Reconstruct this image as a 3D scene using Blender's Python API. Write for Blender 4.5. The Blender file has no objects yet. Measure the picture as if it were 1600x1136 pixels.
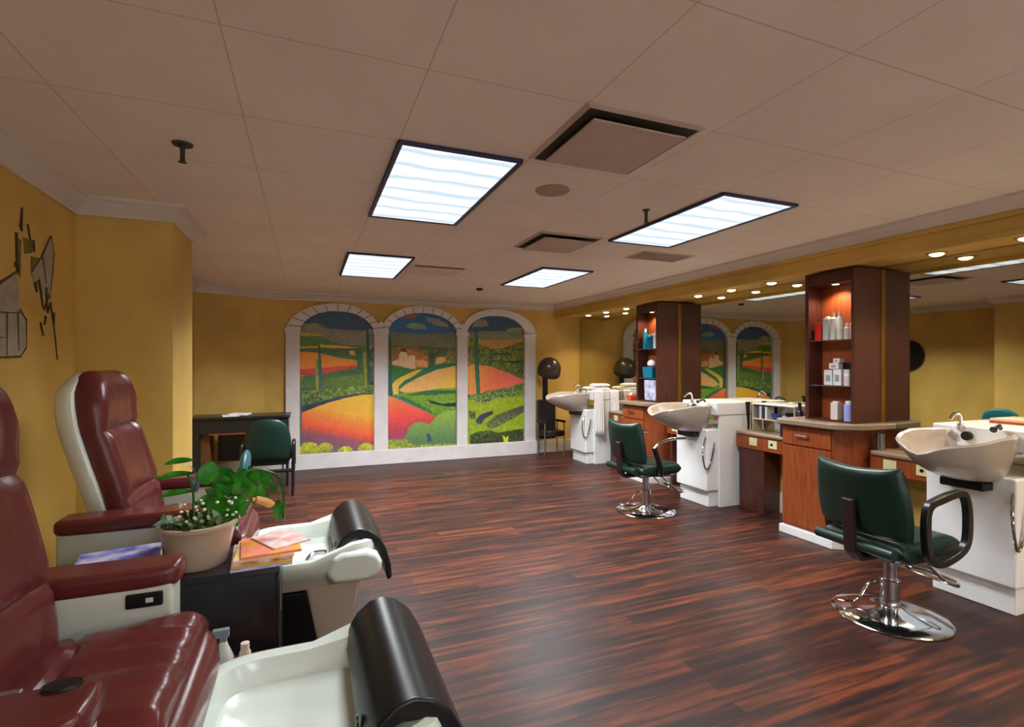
import bpy, bmesh, math, random
import numpy as np
from mathutils import Vector, noise
C = bpy.context.scene
COL = C.collection
R = math.radians
PI = math.pi
random.seed(7)

# ------------------------------------------------------------------ camera, world, exposure, lights
cam_d = bpy.data.cameras.new('camera'); cam = bpy.data.objects.new('camera', cam_d); COL.objects.link(cam)
cam_d.sensor_width = 36.0; cam_d.lens = 18.0; cam_d.shift_y = 2/1600; cam_d.clip_start = 0.02
cam.location = (0, 0, 1.53); cam.rotation_euler = (PI/2, 0, -math.atan2(320, 800))
C.camera = cam
C.view_settings.view_transform = 'Standard'; C.view_settings.look = 'None'
C.view_settings.gamma = 1.0; C.view_settings.use_curve_mapping = False
C.view_settings.exposure = 1.38
wd = bpy.data.worlds.new('world'); C.world = wd; wd.use_nodes = True
wd.node_tree.nodes['Background'].inputs[0].default_value = (0.9, 0.85, 0.8, 1)
wd.node_tree.nodes['Background'].inputs[1].default_value = 0.0
CEIL = 2.58
PANELS = [(0.41, 2.43), (2.36, 2.43), (0.36, 5.0), (2.36, 5.0), (0.41, -1.6), (2.36, -1.6)]
PANEL_POWER = [15, 20, 44, 36, 13, 16]
for i, (x, y) in enumerate(PANELS):          # the tubes of each ceiling panel
    l = bpy.data.lights.new('panel_light', 'AREA'); l.shape = 'RECTANGLE'; l.size = .54; l.size_y = 1.16
    l.energy = PANEL_POWER[i]; l.color = (.93, .98, 1.0); l.spread = R(140)
    o = bpy.data.objects.new('panel_light', l); COL.objects.link(o); o.location = (x+.3, y+.62, CEIL-.035)
l = bpy.data.lights.new('added_fill_light', 'AREA'); l.shape = 'RECTANGLE'; l.size = 4.8; l.size_y = 1.9; l.energy = 620; l.color = (.86, .95, 1.0)
o = bpy.data.objects.new('added_fill_light', l); COL.objects.link(o); o.location = (1.6, -3.02, 1.35); o.rotation_euler = (R(90), 0, PI)   # added cool fill light, set in a made-up window behind the camera
DOWNY = [-1.2, -.7, -.2, .3, .8, 1.33, 1.86, 2.38, 3.85, 4.38, 4.9, 6.4, 6.95, 7.5]
for y in DOWNY:
    l = bpy.data.lights.new('downlight_bulb', 'SPOT'); l.energy = 17; l.spot_size = R(110); l.spot_blend = .8
    l.color = (1, .80, .55); l.shadow_soft_size = .03
    o = bpy.data.objects.new('downlight_bulb', l); COL.objects.link(o); o.location = (4.38, y, 2.315)

# ------------------------------------------------------------------ helpers
def lin(c):
    return tuple(((v/255)/12.92 if v/255 <= .04045 else ((v/255+.055)/1.055)**2.4) for v in c)
_m = {}
def mat(name, rgb, rough=.5, metal=0., var=0., scale=4., bump=0., bscale=60., rgb2=None, emis=0., trans=0., coat=0., stretch=None, ior=1.45):
    if name in _m: return _m[name]
    m = bpy.data.materials.new(name); m.use_nodes = True; nt = m.node_tree; b = nt.nodes['Principled BSDF']
    c = (*lin(rgb), 1)
    b.inputs['Base Color'].default_value = c; b.inputs['Roughness'].default_value = rough
    b.inputs['Metallic'].default_value = metal; b.inputs['IOR'].default_value = ior
    b.inputs['Coat Weight'].default_value = coat; b.inputs['Coat Roughness'].default_value = .12
    b.inputs['Transmission Weight'].default_value = trans
    tc = nt.nodes.new('ShaderNodeTexCoord'); mp = nt.nodes.new('ShaderNodeMapping')
    nt.links.new(tc.outputs['Object'], mp.inputs[0])
    if stretch: mp.inputs['Scale'].default_value = stretch
    n = nt.nodes.new('ShaderNodeTexNoise'); n.inputs['Scale'].default_value = scale; n.inputs['Detail'].default_value = 4
    nt.links.new(mp.outputs[0], n.inputs['Vector'])
    rp = nt.nodes.new('ShaderNodeValToRGB')
    c2 = lin(rgb2) if rgb2 else tuple(max(0, v*(1-var)) for v in c[:3])
    c1 = c[:3] if rgb2 else tuple(min(1, v*(1+var)) for v in c[:3])
    rp.color_ramp.elements[0].position = .35; rp.color_ramp.elements[1].position = .65
    rp.color_ramp.elements[0].color = (*c2, 1); rp.color_ramp.elements[1].color = (*c1, 1)
    nt.links.new(n.outputs['Fac'], rp.inputs[0]); nt.links.new(rp.outputs[0], b.inputs['Base Color'])
    if bump:
        n2 = nt.nodes.new('ShaderNodeTexNoise'); n2.inputs['Scale'].default_value = bscale; n2.inputs['Detail'].default_value = 3
        nt.links.new(mp.outputs[0], n2.inputs['Vector'])
        bp = nt.nodes.new('ShaderNodeBump'); bp.inputs['Strength'].default_value = bump; bp.inputs['Distance'].default_value = .01
        nt.links.new(n2.outputs['Fac'], bp.inputs['Height']); nt.links.new(bp.outputs[0], b.inputs['Normal'])
    if emis:
        b.inputs['Emission Color'].default_value = c; b.inputs['Emission Strength'].default_value = emis
    _m[name] = m; return m

def Vv(p): return p if isinstance(p, Vector) else Vector(p)
class MB:
    def __init__(s): s.v = []; s.f = []; s.mi = []; s.cur = 0
    def add(s, vs, fs):
        o = len(s.v); s.v += [tuple(p) for p in vs]; s.f += [tuple(i+o for i in f) for f in fs]; s.mi += [s.cur]*len(fs); return s
    def box(s, x0, x1, y0, y1, z0, z1, rz=0, ry=0, rx=0, taper=None):
        c = Vector(((x0+x1)/2, (y0+y1)/2, (z0+z1)/2)); vs = []
        from mathutils import Euler
        e = Euler((rx, ry, rz)).to_matrix() if (rz or ry or rx) else None
        for z in (z0, z1):
            k = 1 if (taper is None or z == z1) else taper
            for x, y in ((x0, y0), (x1, y0), (x1, y1), (x0, y1)):
                p = Vector((c.x+(x-c.x)*k, c.y+(y-c.y)*k, z))
                vs.append(c+e@(p-c) if e else p)
        return s.add(vs, [(3,2,1,0),(4,5,6,7),(0,1,5,4),(1,2,6,5),(2,3,7,6),(3,0,4,7)])
    def prism(s, poly, a, b, axis='z'):
        n = len(poly)
        f = {'z': lambda p, t: (p[0], p[1], t), 'y': lambda p, t: (p[0], t, p[1]), 'x': lambda p, t: (t, p[0], p[1])}[axis]
        vs = [f(p, a) for p in poly]+[f(p, b) for p in poly]
        ar = sum(poly[i][0]*poly[(i+1) % n][1]-poly[(i+1) % n][0]*poly[i][1] for i in range(n))
        fl = (ar > 0) != (axis == 'y')
        if b < a: fl = not fl
        fs = [tuple(range(n))[::-1], tuple(range(n, 2*n))]+[(i, (i+1) % n, n+(i+1) % n, n+i) for i in range(n)]
        if not fl: fs = [q[::-1] for q in fs]
        return s.add(vs, fs)
    def lathe(s, prof, c=(0, 0, 0), n=24, sx=1, sy=1, a0=0):
        vs = []; fs = []; m = len(prof)
        for i in range(n):
            a = 2*PI*i/n+a0
            for r, z in prof: vs.append((c[0]+r*math.cos(a)*sx, c[1]+r*math.sin(a)*sy, c[2]+z))
        for i in range(n):
            j = (i+1) % n
            for k in range(m-1): fs.append((i*m+k, j*m+k, j*m+k+1, i*m+k+1))
        if prof[0][0] > 1e-4: fs.append(tuple(i*m for i in range(n))[::-1])
        if prof[-1][0] > 1e-4: fs.append(tuple(i*m+m-1 for i in range(n)))
        return s.add(vs, fs)
    def tube(s, pts, r, n=10, closed=False):
        pts = [Vv(p) for p in pts]; m = len(pts); rr = r if isinstance(r, (list, tuple)) else [r]*m
        vs = []; fs = []; up = Vector((0, 0, 1)); prev = None
        for i, p in enumerate(pts):
            a = pts[(i-1) % m] if (closed or i > 0) else p; b = pts[(i+1) % m] if (closed or i < m-1) else p
            t = (b-a).normalized()
            if prev is None:
                u = t.cross(up) if abs(t.z) < .95 else t.cross(Vector((1, 0, 0)))
            else: u = prev-t*prev.dot(t)
            u.normalize(); prev = u; w = t.cross(u)
            for k in range(n):
                q = 2*PI*k/n; vs.append(p+(u*math.cos(q)+w*math.sin(q))*rr[i])
        for i in range(m if closed else m-1):
            j = (i+1) % m
            for k in range(n): fs.append((i*n+k, i*n+(k+1) % n, j*n+(k+1) % n, j*n+k))
        if not closed: fs += [tuple(range(n))[::-1], tuple(range((m-1)*n, m*n))]
        return s.add(vs, fs)
    def rings(s, rings, cap0=True, cap1=True):
        n = len(rings[0]); vs = [p for r in rings for p in r]; fs = []
        for i in range(len(rings)-1):
            for k in range(n): fs.append((i*n+k, i*n+(k+1) % n, (i+1)*n+(k+1) % n, (i+1)*n+k))
        if cap0: fs.append(tuple(range(n))[::-1])
        if cap1: fs.append(tuple(range((len(rings)-1)*n, len(rings)*n)))
        return s.add(vs, fs)
    def pillow(s, f, nrm, T, nu=16, nv=20, pu=8, pv=8, wr=None):
        # f(u,v)->Vector mid surface, nrm(u,v)->Vector, T half thickness
        vs = []; fs = []
        def fall(u, v):
            a = abs(2*u-1); b = abs(2*v-1)
            return math.sqrt(max(0, (1-a**pu)*(1-b**pv)))
        us = [.5-.5*math.cos(PI*i/nu) for i in range(nu+1)]; vv = [.5-.5*math.cos(PI*j/nv) for j in range(nv+1)]
        for sgn in (1, -1):
            for u in us:
                for v in vv:
                    t = T*fall(u, v)
                    if wr and sgn > 0: t *= wr(u, v)
                    vs.append(f(u, v)+nrm(u, v)*t*sgn)
        N = (nu+1)*(nv+1)
        for i in range(nu):
            for j in range(nv):
                a = i*(nv+1)+j; b = a+nv+1
                fs.append((a, b, b+1, a+1)); fs.append((N+a, N+a+1, N+b+1, N+b))
        return s.add(vs, fs)
    def build(s, name, m, parent=None, bevel=0, seg=2, smooth=True, sub=0, merge=True, loc=None):
        me = bpy.data.meshes.new(name); me.from_pydata(s.v, [], s.f)
        ms = m if isinstance(m, (list, tuple)) else [m]
        for q in ms: me.materials.append(q)
        me.polygons.foreach_set('material_index', s.mi)
        bm = bmesh.new(); bm.from_mesh(me)
        if merge: bmesh.ops.remove_doubles(bm, verts=bm.verts, dist=1e-5)
        bmesh.ops.recalc_face_normals(bm, faces=bm.faces)
        bm.to_mesh(me); bm.free()
        o = bpy.data.objects.new(name, me); COL.objects.link(o)
        if parent: o.parent = parent
        if loc: o.location = loc
        if smooth:
            me.polygons.foreach_set('use_smooth', [True]*len(me.polygons))
            if not bevel and not sub: me.set_sharp_from_angle(angle=R(35))
        if sub:
            md = o.modifiers.new('s', 'SUBSURF'); md.levels = sub; md.render_levels = sub
        if bevel:
            md = o.modifiers.new('b', 'BEVEL'); md.width = bevel; md.segments = seg; md.limit_method = 'ANGLE'; md.angle_limit = R(40); md.harden_normals = True
        return o

def tag(o, label, cat, group=None):
    o['label'] = label; o['category'] = cat
    if group: o['group'] = group
    return o
def thing(name, label, cat, loc=(0, 0, 0), rz=0, group=None):
    o = bpy.data.objects.new(name, None); COL.objects.link(o); o.empty_display_size = .1
    o.location = loc; o.rotation_euler = (0, 0, rz); return tag(o, label, cat, group)
def struct(o): o['kind'] = 'structure'; return o
def dup(root, loc, rz=None, label=None, group=None):
    def cp(o, par):
        c = o.copy(); COL.objects.link(c)
        if par: c.parent = par
        for ch in list(o.children): cp(ch, c)
        return c
    r = cp(root, None); r.location = loc
    if rz is not None: r.rotation_euler = (0, 0, rz)
    if label: r['label'] = label
    if group: r['group'] = group
    return r
def sel(cx, cy, rx, ry, z, n=32, p=4, zf=None):
    out = []
    for i in range(n):
        a = 2*PI*i/n; ca, sa = math.cos(a), math.sin(a)
        x = cx+rx*math.copysign(abs(ca)**(2/p), ca); y = cy+ry*math.copysign(abs(sa)**(2/p), sa)
        out.append(Vector((x, y, zf(x, y) if zf else z)))
    return out
def smooth_path(pts, k=6):
    pts = [Vv(p) for p in pts]; out = []
    for i in range(len(pts)-1):
        p0 = pts[max(i-1, 0)]; p1 = pts[i]; p2 = pts[i+1]; p3 = pts[min(i+2, len(pts)-1)]
        for j in range(k):
            t = j/k
            out.append(.5*((2*p1)+(-p0+p2)*t+(2*p0-5*p1+4*p2-p3)*t*t+(-p0+3*p1-3*p2+p3)*t**3))
    out.append(pts[-1]); return out

# ------------------------------------------------------------------ materials
M = {}
M['wall'] = mat('ochre_wall_paint', (200, 163, 82), .6, var=.13, scale=1.6, bump=.05, bscale=120)
M['ceiling'] = mat('ceiling_tile', (240, 230, 221), .9, var=.03, scale=2, bump=.15, bscale=180)
M['trim'] = mat('off_white_trim', (206, 196, 188), .45, var=.02)
M['arch'] = mat('pale_stone_paint', (212, 205, 205), .6, var=.05, scale=6)
M['cream'] = mat('cream_shell', (214, 222, 213), .22, var=.01, coat=.3)
M['white'] = mat('white_plastic', (226, 226, 226), .25, var=.01, coat=.2)
M['beige'] = mat('beige_plastic', (176, 162, 146), .35, var=.03)
M['maroon'] = mat('maroon_vinyl', (98, 40, 40), .27, var=.07, scale=5, bump=.12, bscale=14)
M['black'] = mat('black_plastic', (16, 16, 20), .34, var=.05)
M['blacklam'] = mat('black_laminate', (30, 29, 33), .3, var=.08, scale=3)
M['green'] = mat('dark_green_vinyl', (14, 43, 36), .33, var=.1, scale=5, bump=.08, bscale=16)
M['teal'] = mat('teal_vinyl', (20, 92, 104), .4, var=.05)
M['chrome'] = mat('chrome', (205, 208, 214), .1, 1.0, var=.02)
M['steel'] = mat('brushed_steel', (170, 170, 175), .3, 1.0, var=.05)
M['wood'] = mat('reddish_wood', (150, 74, 32), .38, rgb2=(124, 56, 24), scale=5, stretch=(14, 14, 1), coat=.2)
M['darkwood'] = mat('dark_mahogany', (84, 44, 34), .4, rgb2=(66, 33, 26), scale=5, stretch=(14, 14, 1), coat=.15)
M['orangewood'] = mat('warm_wood', (150, 72, 34), .45, rgb2=(132, 58, 26), scale=5, stretch=(10, 10, 1))
M['counter'] = mat('taupe_laminate', (136, 118, 100), .28, var=.06, scale=30)
M['gold'] = mat('brass_edge', (170, 128, 50), .35, .8, var=.05)
M['mirror'] = mat('mirror_silver', (205, 205, 190), .012, 1.0, var=.0)
M['glass'] = mat('shelf_glass', (200, 225, 215), .03, trans=.9)
M['soil'] = mat('soil', (60, 40, 26), .9, var=.3, scale=40, bump=.5)
M['leaf'] = mat('green_leaf', (54, 160, 26), .4, rgb2=(26, 104, 20), scale=16)
M['leafpale'] = mat('variegated_leaf', (170, 196, 206), .35, rgb2=(60, 110, 120), scale=22)
M['petal'] = mat('pale_petal', (236, 226, 220), .5, var=.05)
M['bud'] = mat('orange_bud', (222, 166, 92), .5, var=.1)
M['pot'] = mat('taupe_ceramic', (182, 160, 142), .35, var=.04)
M['white_matt'] = mat('white_paper', (232, 230, 232), .7, var=.02)
M['towel'] = mat('white_towel', (228, 224, 224), .95, var=.04, scale=30, bump=.5, bscale=200)
def cmat(name, rgb, rough=.5, **k): return mat(name, rgb, rough, var=.06, **k)

def floor_material():
    m = bpy.data.materials.new('mahogany_plank_floor'); m.use_nodes = True; nt = m.node_tree; b = nt.nodes['Principled BSDF']
    N = nt.nodes.new; L = nt.links.new
    tc = N('ShaderNodeTexCoord')
    br = N('ShaderNodeTexBrick'); br.offset = .37; br.inputs['Brick Width'].default_value = 1.1; br.inputs['Row Height'].default_value = .085
    br.inputs['Scale'].default_value = 1; br.inputs['Mortar Size'].default_value = .0012; br.inputs['Color1'].default_value = (0, 0, 0, 1); br.inputs['Color2'].default_value = (1, 1, 1, 1)
    br.inputs['Mortar'].default_value = (.2, .2, .2, 1); br.inputs['Bias'].default_value = 0
    L(tc.outputs['Object'], br.inputs['Vector'])
    mp = N('ShaderNodeMapping'); mp.inputs['Scale'].default_value = (1.3, 17, 1); L(tc.outputs['Object'], mp.inputs[0])
    nz = N('ShaderNodeTexNoise'); nz.inputs['Scale'].default_value = 1.5; nz.inputs['Detail'].default_value = 5; nz.inputs['Distortion'].default_value = .5
    L(mp.outputs[0], nz.inputs['Vector'])
    mx = N('ShaderNodeMath'); mx.operation = 'MULTIPLY_ADD'; mx.inputs[1].default_value = .32
    L(br.outputs['Color'], mx.inputs[0]); 
    sc = N('ShaderNodeMath'); sc.operation = 'MULTIPLY_ADD'; sc.inputs[1].default_value = 1.5; sc.inputs[2].default_value = -.40
    L(nz.outputs['Fac'], sc.inputs[0]); L(sc.outputs[0], mx.inputs[2])
    rp = N('ShaderNodeValToRGB'); e = rp.color_ramp.elements
    e[0].position = .22; e[0].color = (*lin((34, 22, 24)), 1); e[1].position = .85; e[1].color = (*lin((104, 52, 33)), 1)
    q = e.new(.50); q.color = (*lin((55, 31, 27)), 1); q = e.new(.68); q.color = (*lin((80, 41, 28)), 1)
    L(mx.outputs[0], rp.inputs[0]); L(rp.outputs[0], b.inputs['Base Color'])
    b.inputs['Roughness'].default_value = .42; b.inputs['Specular IOR Level'].default_value = .2; b.inputs['Coat Weight'].default_value = .03; b.inputs['Coat Roughness'].default_value = .3
    bp = N('ShaderNodeBump'); bp.inputs['Strength'].default_value = .1; bp.inputs['Distance'].default_value = .004
    L(nz.outputs['Fac'], bp.inputs['Height']); L(bp.outputs[0], b.inputs['Normal'])
    return m
def ceiling_material():
    m = M['ceiling'].copy(); m.name = 'ceiling_tile_grid'; nt = m.node_tree; b = nt.nodes['Principled BSDF']
    N = nt.nodes.new; L = nt.links.new
    src = b.inputs['Base Color'].links[0].from_socket
    tc = N('ShaderNodeTexCoord'); mp = N('ShaderNodeMapping'); mp.inputs['Location'].default_value = (-.40, -2.425, 0)
    L(tc.outputs['Object'], mp.inputs[0])
    br = N('ShaderNodeTexBrick'); br.offset = 0; br.inputs['Brick Width'].default_value = .65; br.inputs['Row Height'].default_value = .6235
    br.inputs['Scale'].default_value = 1; br.inputs['Mortar Size'].default_value = .0035; br.inputs['Mortar Smooth'].default_value = .4
    for k in ('Color1', 'Color2'): br.inputs[k].default_value = (1, 1, 1, 1)
    br.inputs['Mortar'].default_value = (.74, .70, .67, 1); L(mp.outputs[0], br.inputs['Vector'])
    mx = N('ShaderNodeMix'); mx.data_type = 'RGBA'; mx.blend_type = 'MULTIPLY'; mx.inputs[0].default_value = 1
    L(src, mx.inputs[6]); L(br.outputs['Color'], mx.inputs[7]); L(mx.outputs[2], b.inputs['Base Color'])
    return m

# ------------------------------------------------------------------ room shell
XL, XR, XS, YB, YF = -1.35, 4.57, 4.08, 8.12, -3.0
struct(MB().box(XL-.2, XR+.2, YF-.2, YB+.2, -.1, 0).build('floor', floor_material(), smooth=False))
struct(MB().box(XL-.2, XR+.2, YF-.2, YB+.2, CEIL, CEIL+.1).build('ceiling', ceiling_material(), smooth=False))
mb = MB(); mb.prism([(XL-.12, 7.65), (XL, 7.65), (-.57, YB), (XR, YB), (XR, YB+.12), (XL-.12, YB+.12)], 0, CEIL)
struct(mb.build('wall_back', M['wall'], smooth=False))
mb = MB(); mb.prism([(XL-.12, YF), (XL, YF), (XL, 4.0), (-.83, 4.0), (-.83, 4.62), (XL, 4.62), (XL, 7.65), (XL-.12, 7.65)], 0, CEIL)
struct(mb.build('wall_left', M['wall'], smooth=False))
struct(MB().box(XR, XR+.12, YF, YB+.12, 0, CEIL).build('wall_right', M['wall'], smooth=False))
mb = MB(); mb.box(XL-.12, -.85, YF-.12, YF, 0, CEIL); mb.box(4.05, XR+.12, YF-.12, YF, 0, CEIL); mb.box(-.85, 4.05, YF-.12, YF, 0, .38); mb.box(-.85, 4.05, YF-.12, YF, 2.32, CEIL)
struct(mb.build('wall_front', M['wall'], smooth=False))
mb = MB(); mb.box(-.85, 4.05, YF-.1, YF-.04, .38, .44); mb.box(-.85, 4.05, YF-.1, YF-.04, 2.26, 2.32)
for x in (-.85, .76, 2.38, 3.99): mb.box(x, x+.06, YF-.1, YF-.04, .44, 2.26)
struct(mb.build('added_window_1', M['trim'], smooth=False))  # unseen window and its wall opening, made up as a second light source
# soffit over the mirrors
struct(MB().box(XS, XR, YF, YB, 2.365, CEIL).build('trim_1', M['wall'], smooth=False))
mb = MB(); mb.box(XS-.02, XS, YF, YB, 2.455, 2.49); mb.box(XS-.012, XS, YF, YB, 2.335, 2.372)
mb.box(XS, XS+.03, YF, YB, 2.335, 2.365)
struct(mb.build('trim_2', M['wall'], bevel=.004, smooth=True))

def sweep(path, prof):
    # path: inner wall line with the room on its right-hand side; prof: (offset into room, z)
    mb = MB(); P = [Vector((p[0], p[1])) for p in path]; rings = []
    for i, p in enumerate(P):
        dirs = []
        if i > 0: dirs.append((P[i]-P[i-1]).normalized())
        if i < len(P)-1: dirs.append((P[i+1]-P[i]).normalized())
        ns = [Vector((d.y, -d.x)) for d in dirs]
        n = sum(ns, Vector((0, 0))); n.normalize(); k = 1/max(.3, n.dot(ns[0]))
        rings.append([Vector((p.x+n.x*k*o, p.y+n.y*k*o, z)) for o, z in prof])
    return mb.rings(rings)
PATH_L = [(XL, YF), (XL, 4.0), (-.83, 4.0), (-.83, 4.62), (XL, 4.62), (XL, 7.65), (-.57, YB)]
crown = [(0, CEIL-.105), (.012, CEIL-.105), (.016, CEIL-.09), (.035, CEIL-.075), (.05, CEIL-.045), (.075, CEIL-.022), (.085, CEIL-.018), (.09, CEIL), (0, CEIL)]
struct(sweep(PATH_L+[(XS, YB), (XS, YF)], [(o, z) for o, z in crown]).build('trim_3', M['trim']))
crown_r = [(0, CEIL-.09), (.012, CEIL-.09), (.03, CEIL-.07), (.06, CEIL-.03), (.14, CEIL-.02), (.145, CEIL-.005), (.145, CEIL), (0, CEIL)]
base = [(0, 0), (.018, 0), (.018, .15), (.012, .17), (.008, .2), (0, .205)]
struct(sweep(PATH_L, base).build('baseboard_left', M['trim']))
struct(sweep([(-.57, YB), (XR, YB)], base).build('baseboard_back', M['trim']))
struct(sweep([(XR, YB), (XR, YF)], base).build('baseboard_right', M['trim']))
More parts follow.
